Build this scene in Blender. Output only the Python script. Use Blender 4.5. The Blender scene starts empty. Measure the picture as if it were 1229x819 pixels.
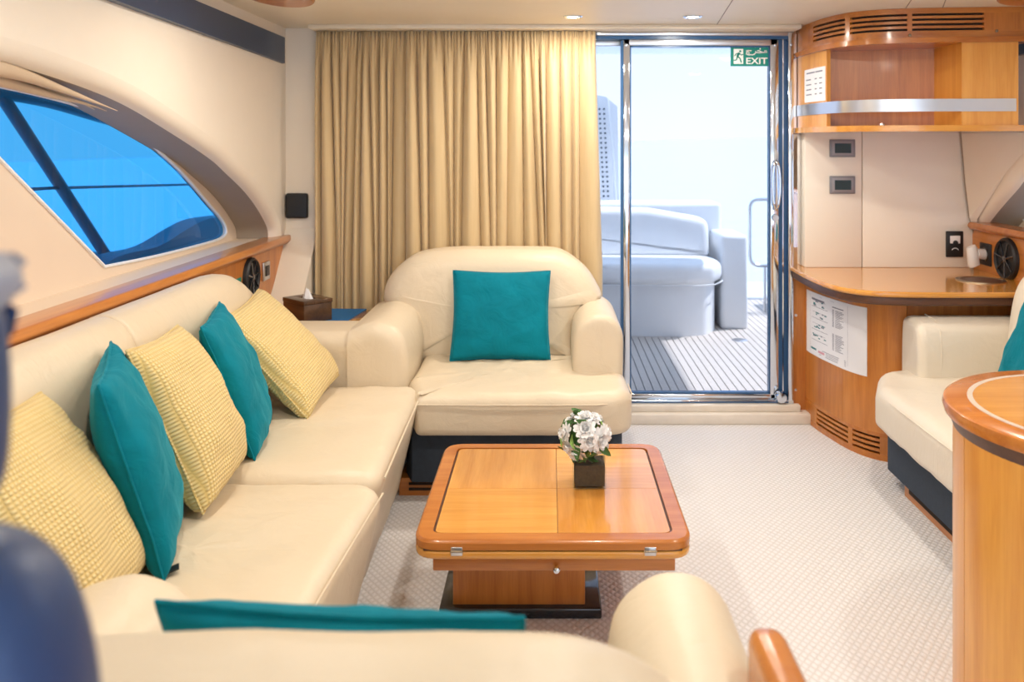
import bpy, bmesh, math, random
from math import sin, cos, pi, radians, sqrt, atan2, hypot
from mathutils import Vector, Matrix, noise
from mathutils.bvhtree import BVHTree

random.seed(7)
SC = bpy.context.scene
COL = SC.collection

# ------------------------------------------------------------------ camera
F, PX, PY, CZ = 1050.0, 660.0, 172.0, 1.45        # focal length in px, vanishing point, eye height
cd = bpy.data.cameras.new('camera')
cam = bpy.data.objects.new('camera', cd); COL.objects.link(cam)
cam.location = (0, 0, CZ); cam.rotation_euler = (pi/2, 0, 0)
cd.sensor_width = 36; cd.lens = F/1229*36
cd.shift_x = -(PX-614.5)/1229; cd.shift_y = -(409.5-PY)/1229
cd.clip_start = 0.05; cd.clip_end = 8000
cd.dof.use_dof = True; cd.dof.focus_distance = 3.1; cd.dof.aperture_fstop = 3.2
SC.camera = cam

# ------------------------------------------------------------------ world, sun, exposure
SC.view_settings.view_transform = 'Standard'; SC.view_settings.look = 'None'
SC.view_settings.gamma = 1; SC.view_settings.use_curve_mapping = False
SC.view_settings.exposure = 0.16
w = bpy.data.worlds.new('sky'); SC.world = w; w.use_nodes = True
nt = w.node_tree; nt.nodes.clear()
o_ = nt.nodes.new('ShaderNodeOutputWorld'); bg = nt.nodes.new('ShaderNodeBackground')
tc = nt.nodes.new('ShaderNodeTexCoord'); sp = nt.nodes.new('ShaderNodeSeparateXYZ'); rp = nt.nodes.new('ShaderNodeValToRGB')
nt.links.new(tc.outputs['Generated'], sp.inputs[0]); nt.links.new(sp.outputs['Z'], rp.inputs[0])
rp.color_ramp.elements[0].position = 0.0; rp.color_ramp.elements[0].color = (0.89, 0.93, 1.0, 1)
rp.color_ramp.elements[1].position = 0.6; rp.color_ramp.elements[1].color = (0.55, 0.75, 1.0, 1)
nt.links.new(rp.outputs[0], bg.inputs[0]); nt.links.new(bg.outputs[0], o_.inputs[0])
bg.inputs[1].default_value = 2.1
sd = bpy.data.lights.new('sun', 'SUN'); sd.energy = 7.0; sd.angle = radians(1.2); sd.color = (1, .96, .9)
sun = bpy.data.objects.new('sun', sd); COL.objects.link(sun)
sun.rotation_euler = Vector((-0.55, -0.16, -0.9)).to_track_quat('-Z', 'Y').to_euler()

LAMP_W, LAMP_COL = 7.2, (1.0, 0.92, 0.81)

# ------------------------------------------------------------------ material helpers
MATS = {}
def _new(name):
    m = bpy.data.materials.new(name); m.use_nodes = True
    return m, m.node_tree, m.node_tree.nodes['Principled BSDF']
def _mix(t, a, b, fac):
    n = t.nodes.new('ShaderNodeMix'); n.data_type = 'RGBA'
    n.inputs[6].default_value = (*a, 1); n.inputs[7].default_value = (*b, 1)
    t.links.new(fac, n.inputs[0]); return n.outputs[2]
def _coord(t, scale=(1,1,1), rot=(0,0,0)):
    tc = t.nodes.new('ShaderNodeTexCoord'); mp = t.nodes.new('ShaderNodeMapping')
    mp.inputs['Scale'].default_value = scale; mp.inputs['Rotation'].default_value = rot
    t.links.new(tc.outputs['Object'], mp.inputs[0]); return mp.outputs[0]
def _noise(t, vec, scale, detail=3, rough=.5, dist=0):
    n = t.nodes.new('ShaderNodeTexNoise'); n.inputs['Scale'].default_value = scale
    n.inputs['Detail'].default_value = detail; n.inputs['Roughness'].default_value = rough
    n.inputs['Distortion'].default_value = dist
    t.links.new(vec, n.inputs['Vector']); return n.outputs['Fac']
def _bump(t, p, h, strength, dist=.01):
    b = t.nodes.new('ShaderNodeBump'); b.inputs['Strength'].default_value = strength; b.inputs['Distance'].default_value = dist
    t.links.new(h, b.inputs['Height']); t.links.new(b.outputs[0], p.inputs['Normal'])
def _math(t, op, a, b=None):
    n = t.nodes.new('ShaderNodeMath'); n.operation = op
    for i, v in enumerate((a, b)):
        if v is None: continue
        if isinstance(v, (int, float)): n.inputs[i].default_value = v
        else: t.links.new(v, n.inputs[i])
    return n.outputs[0]
def plain(name, c, rough=.5, metal=0, var=.06, vscale=8, bump=0, bscale=200, coat=0, spec=.5):
    m, t, p = _new(name)
    v = _coord(t); f = _noise(t, v, vscale)
    t.links.new(_mix(t, tuple(x*(1-var) for x in c), tuple(min(1, x*(1+var)) for x in c), f), p.inputs['Base Color'])
    p.inputs['Roughness'].default_value = rough; p.inputs['Metallic'].default_value = metal
    p.inputs['Coat Weight'].default_value = coat; p.inputs['Coat Roughness'].default_value = .08
    p.inputs['Specular IOR Level'].default_value = spec
    if bump: _bump(t, p, _noise(t, v, bscale, 2), bump, .003)
    MATS[name] = m; return m
def wood(name, c1, c2, axis='Z', rough=.28, coat=.35):
    m, t, p = _new(name)
    sc = {'X': (1.6, 26, 26), 'Y': (26, 1.6, 26), 'Z': (26, 26, 1.6)}[axis]
    v = _coord(t, sc)
    f1 = _noise(t, v, 1.0, 5, .6, .6); f2 = _noise(t, v, 7.0, 2, .5)
    big = _noise(t, _coord(t, tuple(max(.4, s/9) for s in sc)), 1.3, 1)
    f = _math(t, 'ADD', _math(t, 'MULTIPLY', f1, .62), _math(t, 'ADD', _math(t, 'MULTIPLY', f2, .18), _math(t, 'MULTIPLY', big, .25)))
    r = t.nodes.new('ShaderNodeValToRGB'); t.links.new(f, r.inputs[0])
    r.color_ramp.elements[0].position = .36; r.color_ramp.elements[0].color = (*c2, 1)
    r.color_ramp.elements[1].position = .66; r.color_ramp.elements[1].color = (*c1, 1)
    t.links.new(r.outputs[0], p.inputs['Base Color'])
    p.inputs['Roughness'].default_value = rough; p.inputs['Coat Weight'].default_value = coat; p.inputs['Coat Roughness'].default_value = .1
    MATS[name] = m; return m
def leather(name, c):
    m, t, p = _new(name)
    v = _coord(t); f = _noise(t, v, 3, 3)
    t.links.new(_mix(t, tuple(x*.93 for x in c), tuple(min(1, x*1.05) for x in c), f), p.inputs['Base Color'])
    p.inputs['Roughness'].default_value = .40; p.inputs['Specular IOR Level'].default_value = .45
    wr = _noise(t, _coord(t, (5, 9, 5)), 2.2, 4, .55, 1.2)
    gr = _noise(t, v, 260, 2)
    _bump(t, p, _math(t, 'ADD', wr, _math(t, 'MULTIPLY', gr, .06)), .16, .02)
    MATS[name] = m; return m
def velvet(name, c):
    m, t, p = _new(name)
    v = _coord(t); f = _noise(t, v, 9, 4, .6, .8)
    t.links.new(_mix(t, tuple(x*.72 for x in c), tuple(min(1, x*1.22) for x in c), f), p.inputs['Base Color'])
    p.inputs['Roughness'].default_value = .8; p.inputs['Sheen Weight'].default_value = .35; p.inputs['Sheen Roughness'].default_value = .35
    p.inputs['Sheen Tint'].default_value = (.15, .7, .85, 1); p.inputs['Specular IOR Level'].default_value = .15
    _bump(t, p, _noise(t, v, 12, 3, .5, 1), .35, .02)
    MATS[name] = m; return m
def waffle(name, c, dark):
    m, t, p = _new(name)
    s = t.nodes.new('ShaderNodeSeparateXYZ'); t.links.new(_coord(t), s.inputs[0])
    k = 2*pi/.0105
    a = _math(t, 'SINE', _math(t, 'MULTIPLY', s.outputs[0], k)); b = _math(t, 'SINE', _math(t, 'MULTIPLY', s.outputs[1], k))
    h = _math(t, 'MULTIPLY', _math(t, 'ADD', a, 1), _math(t, 'ADD', b, 1))
    h4 = _math(t, 'POWER', _math(t, 'MULTIPLY', h, .25), .6)
    t.links.new(_mix(t, dark, c, h4), p.inputs['Base Color'])
    p.inputs['Roughness'].default_value = .9; p.inputs['Specular IOR Level'].default_value = .1; p.inputs['Sheen Weight'].default_value = .2
    _bump(t, p, h4, .7, .006)
    MATS[name] = m; return m
def carpet(name, c, dark):
    m, t, p = _new(name)
    s = t.nodes.new('ShaderNodeSeparateXYZ'); t.links.new(_coord(t, (1,1,1), (0,0,radians(0))), s.inputs[0])
    k = 2*pi/.026
    a = _math(t, 'ADD', s.outputs[0], _math(t, 'MULTIPLY', s.outputs[1], .75)); b = _math(t, 'SUBTRACT', s.outputs[0], _math(t, 'MULTIPLY', s.outputs[1], .75))
    sa = _math(t, 'SINE', _math(t, 'MULTIPLY', a, k)); sb = _math(t, 'SINE', _math(t, 'MULTIPLY', b, k))
    h = _math(t, 'MULTIPLY', _math(t, 'ADD', sa, 1), _math(t, 'ADD', sb, 1))
    h = _math(t, 'POWER', _math(t, 'MULTIPLY', h, .25), .5)
    nn = _noise(t, _coord(t), 90, 2)
    hh = _math(t, 'ADD', h, _math(t, 'MULTIPLY', nn, .5))
    t.links.new(_mix(t, dark, c, hh), p.inputs['Base Color'])  # gaps between loops darkened in the colour, standing in for shade
    p.inputs['Roughness'].default_value = .95; p.inputs['Specular IOR Level'].default_value = .1
    _bump(t, p, hh, .45, .006)
    MATS[name] = m; return m
def glass(name, tint, ior=1.25, rough=0):
    m, t, p = _new(name); t.nodes.remove(p)
    tr = t.nodes.new('ShaderNodeBsdfTransparent'); gl = t.nodes.new('ShaderNodeBsdfGlossy'); fr = t.nodes.new('ShaderNodeFresnel'); mx = t.nodes.new('ShaderNodeMixShader')
    nz = _noise(t, _coord(t), 2.0, 1)
    t.links.new(_mix(t, tuple(x*.98 for x in tint), tint, nz), tr.inputs[0])
    gl.inputs['Roughness'].default_value = rough; fr.inputs[0].default_value = ior
    gm = t.nodes.new('ShaderNodeNewGeometry')
    t.links.new(_math(t, 'MULTIPLY', fr.outputs[0], _math(t, 'SUBTRACT', 1.0, gm.outputs['Backfacing'])), mx.inputs[0]); t.links.new(tr.outputs[0], mx.inputs[1]); t.links.new(gl.outputs[0], mx.inputs[2])
    t.links.new(mx.outputs[0], t.nodes['Material Output'].inputs[0])
    MATS[name] = m; return m
def emit(name, c, s):
    m, t, p = _new(name)
    p.inputs['Base Color'].default_value = (*c, 1); p.inputs['Emission Color'].default_value = (*c, 1); p.inputs['Emission Strength'].default_value = s
    MATS[name] = m; return m

plain('wall', (.86, .775, .655), .6, var=.02, bump=.15, bscale=300)
plain('ceiling', (.82, .74, .60), .45, var=.02)
plain('panel_cream', (.86, .80, .70), .55, var=.02, bump=.1, bscale=400)
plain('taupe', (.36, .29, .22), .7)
plain('beige_trim', (.80, .66, .52), .6, var=.02)
plain('navy_strip', (.028, .055, .115), .35, var=.15, vscale=3)
plain('navy_fabric', (.035, .05, .075), .9, var=.2, vscale=60, bump=.4, bscale=500)
plain('navy_vinyl_glare', (.33, .34, .40), .45)  # navy head roll with its glare put into the colour
plain('navy_vinyl', (.02, .05, .14), .42, var=.1, bump=.1)
plain('black', (.012, .013, .015), .45)
plain('black_gloss', (.01, .014, .022), .12, coat=.6)
plain('slot_dark', (.03, .016, .008), .9)
plain('chrome', (.70, .76, .84), .08, 1, var=.02)
plain('steel', (.62, .63, .66), .28, 1, var=.05)
plain('brass_old', (.35, .27, .18), .35, 1)
plain('mirror', (.9, .9, .92), .02, 1, var=.01)
plain('blue_channel', (.02, .09, .22), .3, var=.1)
plain('white_gel', (.86, .88, .9), .3, var=.02)
plain('white_vinyl', (.88, .9, .92), .45, var=.02)
plain('white_plastic', (.85, .84, .82), .35, var=.02)
plain('paper', (.86, .85, .87), .7, var=.02)
plain('ink', (.22, .22, .27), .8)
plain('ink_teal', (.03, .2, .22), .8)
plain('ink_pink', (.7, .35, .4), .8)
plain('sign_green', (.0, .24, .19), .45, var=.03)
plain('sign_white', (.85, .88, .86), .45, var=.02)
plain('marble', (.78, .71, .62), .3, var=.12, vscale=14)
plain('blind', (.60, .46, .32), .9, var=.1, bump=.2)
plain('tissue', (.9, .9, .92), .9)
plain('mat_blue', (.01, .12, .32), .9, var=.15, vscale=60, bump=.4)
plain('grey_plastic', (.22, .22, .25), .4)
plain('bezel_grey', (.30, .29, .32), .4)
plain('screen_dark', (.015, .04, .055), .15)
plain('gold_ring', (.85, .76, .66), .3, .35)
plain('teak_deck', (.62, .56, .50), .7, var=.12, vscale=30)
plain('caulk', (.10, .11, .13), .8)
plain('petal', (.95, .94, .93), .7, var=.04)
plain('leaf', (.055, .15, .03), .5, var=.35, vscale=30)
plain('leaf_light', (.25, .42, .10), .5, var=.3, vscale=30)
plain('vase_fill', (.09, .052, .020), .8, var=.5, vscale=90, bump=.5, bscale=120)
plain('tube_grey', (.12, .14, .17), .4)
plain('hull', (.25, .3, .36), .5)
leather('leather', (.72, .605, .445))
leather('leather_light', (.79, .71, .59))
velvet('teal', (.0, .19, .262))
waffle('yellow', (.90, .735, .39), (.73, .53, .20))
carpet('carpet', (.80, .78, .785), (.64, .61, .59))
CH1, CH2 = (.62, .235, .045), (.40, .115, .018)
wood('cherry_z', CH1, CH2, 'Z', .32, .15); wood('cherry_x', CH1, CH2, 'X'); wood('cherry_y', CH1, CH2, 'Y')
wood('rim', (.58, .205, .035), (.42, .12, .016), 'X', .25, .3)
wood('honey_x', (.80, .38, .075), (.60, .235, .035), 'X', .16, .7)
wood('honey_y', (.78, .35, .065), (.58, .22, .030), 'Y', .16, .7)
wood('honey_z', (.82, .39, .08), (.66, .26, .04), 'Z', .3, .3)
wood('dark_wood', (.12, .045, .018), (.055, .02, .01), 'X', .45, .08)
wood('walnut', (.12, .062, .03), (.05, .025, .013), 'X', .35, .2)
glass('door_glass', (.69, .71, .765), 1.2)
glass('blue_glass', (.17, .46, .655), 1.25)
glass('clear_glass', (.92, .955, .975), 1.3)
emit('lamp_glow', (1.0, .93, .82), 14)

def curtain_mat():
    m, t, p = _new('curtain')
    f = _noise(t, _coord(t, (60, 60, 3)), 1.5, 3)
    t.links.new(_mix(t, (.57, .415, .215), (.67, .505, .285), f), p.inputs['Base Color'])
    p.inputs['Roughness'].default_value = .75; p.inputs['Sheen Weight'].default_value = .25
    MATS['curtain'] = m
curtain_mat()
def sea_mat():
    m, t, p = _new('sea')
    p.inputs['Base Color'].default_value = (.60, .69, .80, 1); p.inputs['Roughness'].default_value = .4
    _bump(t, p, _noise(t, _coord(t, (.12, .5, 1)), 1.2, 6, .6), .5, .6)
    MATS['sea'] = m
sea_mat()

# ------------------------------------------------------------------ mesh helpers
def link(name, verts, faces, m, parent=None, smooth=True, ang=40, uvloc=None):
    me = bpy.data.meshes.new(name); me.from_pydata([tuple(v) for v in verts], [], faces)
    bm = bmesh.new(); bm.from_mesh(me); bmesh.ops.recalc_face_normals(bm, faces=bm.faces); bm.to_mesh(me); bm.free()
    return mesh_obj(name, me, m, parent, smooth, ang)
def mesh_obj(name, me, m, parent=None, smooth=True, ang=40):
    if smooth:
        for p in me.polygons: p.use_smooth = True
        me.set_sharp_from_angle(angle=radians(ang))
        for p in me.polygons:
            if len(p.vertices) > 6: p.use_smooth = False      # wide flat caps stay flat
    me.materials.append(MATS[m])
    o = bpy.data.objects.new(name, me); COL.objects.link(o)
    if parent is not None:
        o.parent = parent
        o.location = -world_loc(parent)
    return o
def world_loc(o):
    l = Vector((0, 0, 0))
    while o is not None: l += o.location; o = o.parent
    return l
def thing(name, label, cat, loc=(0,0,0), group=None):
    o = bpy.data.objects.new(name, None); COL.objects.link(o); o.location = loc; o.empty_display_size = .1
    return tag(o, label, cat, group)
def tag(o, label, cat, group=None):
    o['label'] = label; o['category'] = cat
    if group: o['group'] = group
    return o
def struct(o, label=None):
    o['kind'] = 'structure'
    if label: o['label'] = label
    return o
def sroot(name, label=None, loc=(0,0,0)):
    o = bpy.data.objects.new(name, None); COL.objects.link(o); o.location = loc
    return struct(o, label)
class MB:
    """collects shapes of ONE piece"""
    def __init__(s): s.v = []; s.f = []
    def add(s, v, f):
        b = len(s.v); s.v += [tuple(x) for x in v]; s.f += [tuple(i+b for i in q) for q in f]; return s
    def box(s, lo, hi):
        (a,b,c),(d,e,g) = lo, hi
        return s.add([(a,b,c),(d,b,c),(d,e,c),(a,e,c),(a,b,g),(d,b,g),(d,e,g),(a,e,g)], [(3,2,1,0),(4,5,6,7),(0,1,5,4),(1,2,6,5),(2,3,7,6),(3,0,4,7)])
    def build(s, name, m, parent=None, smooth=False, ang=40): return link(name, s.v, s.f, m, parent, smooth, ang)
def box(name, lo, hi, m, parent=None, r=0, seg=2):
    if r <= 0: return MB().box(lo, hi).build(name, m, parent)
    bm = bmesh.new(); bmesh.ops.create_cube(bm, size=1)
    for v in bm.verts:
        v.co = Vector([lo[i] + (v.co[i]+.5)*(hi[i]-lo[i]) for i in range(3)])
    bmesh.ops.bevel(bm, geom=list(bm.edges), offset=r, segments=seg, profile=.5, affect='EDGES', clamp_overlap=True)
    me = bpy.data.meshes.new(name); bm.to_mesh(me); bm.free()
    return mesh_obj(name, me, m, parent, True, 50)
def loft(rings, cap0=True, cap1=True, closed=True):
    n = len(rings[0]); v = [p for r in rings for p in r]; f = []
    for i in range(len(rings)-1):
        for j in range(n if closed else n-1):
            k = (j+1) % n
            f.append((i*n+j, i*n+k, (i+1)*n+k, (i+1)*n+j))
    if cap0: f.append(tuple(range(n))[::-1])
    if cap1: f.append(tuple(range((len(rings)-1)*n, len(rings)*n)))
    return v, f
def area2(p): return sum(p[i][0]*p[(i+1)%len(p)][1]-p[(i+1)%len(p)][0]*p[i][1] for i in range(len(p)))/2
def cat_open(pts, per=6):
    out = []
    for i in range(len(pts)-1):
        p0 = pts[max(i-1,0)]; p1 = pts[i]; p2 = pts[i+1]; p3 = pts[min(i+2,len(pts)-1)]
        for k in range(per):
            t = k/per
            out.append(tuple(.5*((2*p1[d])+(-p0[d]+p2[d])*t+(2*p0[d]-5*p1[d]+4*p2[d]-p3[d])*t*t+(-p0[d]+3*p1[d]-3*p2[d]+p3[d])*t**3) for d in range(len(p1))))
    out.append(tuple(pts[-1])); return out
def cat_closed(pts, per=5):
    n = len(pts); out = []
    for i in range(n):
        p0, p1, p2, p3 = pts[i-1], pts[i], pts[(i+1)%n], pts[(i+2)%n]
        for k in range(per):
            t = k/per
            out.append(tuple(.5*((2*p1[d])+(-p0[d]+p2[d])*t+(2*p0[d]-5*p1[d]+4*p2[d]-p3[d])*t*t+(-p0[d]+3*p1[d]-3*p2[d]+p3[d])*t**3) for d in range(2)))
    return out
def round_poly(pts, rad, seg=5):
    n = len(pts); out = []
    for i in range(n):
        r = rad[i] if isinstance(rad, (list, tuple)) else rad
        p = Vector(pts[i]); a = Vector(pts[i-1])-p; b = Vector(pts[(i+1)%n])-p
        if r <= 0: out.append(tuple(p)); continue
        la, lb = a.length, b.length; a /= la; b /= lb
        ang = a.angle(b); d = min(r/math.tan(ang/2), la*.49, lb*.49)
        p0, p1 = p+a*d, p+b*d
        for k in range(seg+1):
            t = k/seg; out.append(tuple((1-t)**2*p0 + 2*t*(1-t)*p + t*t*p1))
    return out
def resample(poly, step):
    out = []
    n = len(poly)
    for i in range(n):
        a, b = Vector(poly[i]), Vector(poly[(i+1)%n]); L = (b-a).length; k = max(1, int(L/step))
        for j in range(k): out.append(tuple(a.lerp(b, j/k)))
    return out
def inset(poly, d):
    if abs(d) > .02:                       # large rolls: small steps, eased, so the outline never folds over itself
        k = int(abs(d)/.008)+1
        for _ in range(k):
            poly = inset(poly, d/k); n = len(poly)
            poly = [tuple(.7*poly[i][q]+.15*(poly[i-1][q]+poly[(i+1)%n][q]) for q in (0, 1)) for i in range(n)]
        return poly
    n = len(poly); out = []
    s = 1 if area2(poly) > 0 else -1
    for i in range(n):
        a, b, c = Vector(poly[i-1]), Vector(poly[i]), Vector(poly[(i+1)%n])
        t = (c-a)
        if t.length < 1e-9: out.append(tuple(b)); continue
        t.normalize(); nrm = Vector((-t.y, t.x))*s
        out.append((b.x+nrm.x*d, b.y+nrm.y*d))
    return out
def soft_prism(name, poly, axis, a0, a1, r, m, parent=None, seg=5, r0=None, deform=None, puff=0, caps=6, ang=60, mid=3):
    """prism over a 2-D outline with rolled edges; the outline lies across the axis"""
    if area2(poly) < 0: poly = poly[::-1]
    r0 = r if r0 is None else r0
    lay = []
    for k in range(seg+1):
        th = pi/2*k/seg
        lay.append((a0+r0*(1-sin(th)) if r0 else a0, r0*(1-cos(pi/2-th)) if r0 else 0))
    lay = [(a0 + r0*(1-sin(pi/2*k/seg)), r0*(1-cos(pi/2*k/seg))) for k in range(seg, -1, -1)] if r0 > 0 else [(a0, 0)]
    up = [(a1 - r*(1-sin(pi/2*k/seg)), r*(1-cos(pi/2*k/seg))) for k in range(0, seg+1)] if r > 0 else [(a1, 0)]
    midl = []
    lo, hi = a0+r0, a1-r
    for k in range(1, mid): midl.append((lo+(hi-lo)*k/mid, 0))
    # quarter circle: height offset r(1-cos) / inset r(1-sin)
    lay = [(a0 + r0*(1-cos(pi/2*k/seg)), r0*(1-sin(pi/2*k/seg))) for k in range(0, seg+1)] if r0 > 0 else [(a0, 0)]
    up = [(a1 - r*(1-cos(pi/2*k/seg)), r*(1-sin(pi/2*k/seg))) for k in range(seg, -1, -1)] if r > 0 else [(a1, 0)]
    L = lay+midl+up
    rings = []
    M3 = {'X': lambda u, v, a: (a, u, v), 'Y': lambda u, v, a: (u, a, v), 'Z': lambda u, v, a: (u, v, a)}[axis]
    def capr(a, off, sgn):
        base = inset(poly, off); cx = sum(p[0] for p in base)/len(base); cy = sum(p[1] for p in base)/len(base); out = []
        for k in range(1, caps+1):
            s = 1-k/(caps+1)
            out.append([M3(cx+(p[0]-cx)*s, cy+(p[1]-cy)*s, a+sgn*puff*(1-s*s)) for p in base])
        return out
    if caps: rings += capr(L[0][0], L[0][1], -1)[::-1]
    for a, off in L: rings.append([M3(p[0], p[1], a) for p in inset(poly, off)])
    if caps: rings += capr(L[-1][0], L[-1][1], 1)
    v, f = loft(rings, not caps, not caps)
    if caps:
        n = len(rings[0])
        for base, ring in ((0, rings[0]), (len(v)-n, rings[-1])):
            c = len(v); v = v+[tuple(sum(p[d] for p in ring)/n for d in range(3))]
            f += [(base+j, base+(j+1) % n, c) for j in range(n)]
    if deform: v = [deform(Vector(p)) for p in v]
    return link(name, v, f, m, parent, True, ang)
def cut(o, co, no):
    """trim a finished piece along a plane and close it, so that two units butt together"""
    bm = bmesh.new(); bm.from_mesh(o.data)
    r = bmesh.ops.bisect_plane(bm, geom=list(bm.verts)+list(bm.edges)+list(bm.faces), plane_co=co, plane_no=no, clear_outer=True)
    bmesh.ops.holes_fill(bm, edges=[e for e in r['geom_cut'] if isinstance(e, bmesh.types.BMEdge)], sides=0)
    bmesh.ops.recalc_face_normals(bm, faces=bm.faces); bm.to_mesh(o.data); bm.free()
    for p in o.data.polygons: p.use_smooth = True
    o.data.set_sharp_from_angle(angle=radians(60))
    for p in o.data.polygons:
        if len(p.vertices) > 6: p.use_smooth = False
    return o
def tube(pts, r, n=8, closed=False, cap=True):
    pts = [Vector(p) for p in pts]; rings = []
    prev = None
    N = len(pts)
    for i, p in enumerate(pts):
        if closed: t = pts[(i+1)%N]-pts[i-1]
        else: t = pts[min(i+1, N-1)]-pts[max(i-1, 0)]
        t.normalize()
        if prev is None:
            a = Vector((0,0,1)) if abs(t.z) < .9 else Vector((1,0,0)); u = t.cross(a).normalized()
        else: u = (prev - t*prev.dot(t)).normalized()
        prev = u; w_ = t.cross(u)
        rr = r[i] if isinstance(r, (list, tuple)) else r
        rings.append([p + (u*cos(2*pi*k/n)+w_*sin(2*pi*k/n))*rr for k in range(n)])
    if closed: rings.append(rings[0])
    return loft(rings, cap and not closed, cap and not closed)
def tube_obj(name, pts, r, m, parent=None, n=8, closed=False): 
    v, f = tube(pts, r, n, closed); return link(name, v, f, m, parent, True, 50)
def lathe(prof, n=32, c=(0,0,0), axis='Z'):
    rings = []
    for r, h in prof:
        ring = []
        for k in range(n):
            a = 2*pi*k/n; x, y = r*cos(a), r*sin(a)
            p = {'Z': (x, y, h), 'X': (h, x, y), 'Y': (x, h, y)}[axis]
            ring.append((c[0]+p[0], c[1]+p[1], c[2]+p[2]))
        rings.append(ring)
    return loft(rings)
def lathe_obj(name, prof, m, parent=None, n=32, c=(0,0,0), axis='Z', ang=35):
    v, f = lathe(prof, n, c, axis); return link(name, v, f, m, parent, True, ang)
def offset_open(path, d):
    out = []
    for i, p in enumerate(path):
        a, b = Vector(path[max(i-1,0)]), Vector(path[min(i+1,len(path)-1)])
        t = (b-a).normalized(); out.append((p[0]-t.y*d, p[1]+t.x*d))
    return out
def curve_wall(name, path, z0, z1, th, m, parent=None, off=0, smooth=True):
    """wall of thickness th standing on an open plan curve; the outer face lies on the curve moved by off"""
    A = offset_open(path, -off); B = offset_open(path, -off+th)
    rings = [[(a[0],a[1],z0),(a[0],a[1],z1),(b[0],b[1],z1),(b[0],b[1],z0)] for a, b in zip(A, B)]
    v, f = loft(rings); return link(name, v, f, m, parent, smooth, 35)
def arc_len(path):
    L = [0]
    for a, b in zip(path[:-1], path[1:]): L.append(L[-1]+hypot(b[0]-a[0], b[1]-a[1]))
    return L
def sub_path(path, s0, s1, n=14):
    L = arc_len(path); out = []
    for k in range(n+1):
        s = s0+(s1-s0)*k/n
        for i in range(len(L)-1):
            if L[i] <= s <= L[i+1]+1e-9:
                t = (s-L[i])/max(1e-9, L[i+1]-L[i])
                out.append((path[i][0]+(path[i+1][0]-path[i][0])*t, path[i][1]+(path[i+1][1]-path[i][1])*t)); break
    return out
def at_y(px, py, Y): return Vector(((px-PX)*Y/F, Y, CZ-(py-PY)*Y/F))
def at_z(px, py, Z):
    Y = F*(CZ-Z)/(py-PY); return Vector(((px-PX)*Y/F, Y, Z))
def text_mesh(body, size, font=None):
    cu = bpy.data.curves.new('lettering', 'FONT'); cu.body = body; cu.size = size; cu.extrude = .0004; cu.align_x = 'CENTER'; cu.offset = size*.018
    o = bpy.data.objects.new('lettering', cu); COL.objects.link(o)
    dg = bpy.context.evaluated_depsgraph_get(); me = bpy.data.meshes.new_from_object(o.evaluated_get(dg))
    bpy.data.objects.remove(o); return me

# ================================================================== SETTING
XL, XR, YB, ZC = -1.39, 2.20, 4.62, 2.055
struct(box('floor', (-1.75, -1.3, -.06), (2.5, 4.60, 0), 'carpet'), 'pale woven loop carpet across the saloon floor')
cl = struct(box('ceiling', (-1.42, -1.3, ZC), (2.5, 4.66, 2.14), 'ceiling'), 'cream saloon ceiling with two recessed spotlights')
for (a, b) in (((860, 60), (905, 0)), ((1130, 13), (1150, 0)), ((1085, 13), (1120, 0))):
    p, q = at_z(a[0], min(a[1], 30), ZC), at_z(b[0], b[1]-40, ZC)
    tube_obj('ceiling_joint', [p, q], .0022, 'taupe', cl, 5)

# left wall with its arched window opening
arch = cat_open([(4.47,.95),(4.45,1.022),(4.30,1.128),(4.12,1.222),(3.90,1.31),(3.69,1.387),(3.29,1.497),(2.91,1.588),(2.5,1.645),(2.1,1.672),(1.7,1.67),(1.25,1.57),(.9,1.32),(.8,.95)], 5)
def arched_wall(name, X, sgn, arch, zb, trim_name):
    out = offset_open(arch, -.055)
    zt = ZC+.01
    v, f = [], []
    N = len(out)
    # face built as strips between the arch and the ceiling, plus the two ends
    for (y, z) in out: v.append((X, y, z))
    for (y, z) in out: v.append((X, y, zt))
    for i in range(N-1): f.append((i, i+1, N+i+1, N+i))
    b = len(v)
    v += [(X, 4.66, zb), (X, 4.66, zt), (X, out[0][0], zb), (X, out[0][0], zt)]; f.append((b, b+1, b+3, b+2))
    b = len(v)
    v += [(X, out[-1][0], zb), (X, out[-1][0], zt), (X, -1.3, zb), (X, -1.3, zt)]; f.append((b, b+1, b+3, b+2))
    # rolled lip
    prof = [(0, .055), (-.004, .036), (-.014, .018), (-.03, .006), (-.05, 0)]
    rings = [[(X+sgn*d, p[0], p[1]) for p in offset_open(arch, -o)] for d, o in prof]
    vv, ff = loft(rings, False, False, False)
    b = len(v); v += vv; f += [tuple(i+b for i in q) for q in ff]
    o = struct(link(name, v, f, 'wall', None, True, 30))
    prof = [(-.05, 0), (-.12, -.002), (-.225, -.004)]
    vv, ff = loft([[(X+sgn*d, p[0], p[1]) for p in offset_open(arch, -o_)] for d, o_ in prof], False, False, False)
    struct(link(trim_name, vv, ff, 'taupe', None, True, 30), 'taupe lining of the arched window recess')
    return o
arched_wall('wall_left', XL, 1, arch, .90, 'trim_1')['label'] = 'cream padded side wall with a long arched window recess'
# outer shell that closes the left side under the rail
struct(box('wall_left_lower', (-1.66, -1.3, 0), (-1.425, 4.66, .93), 'wall'))
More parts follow.
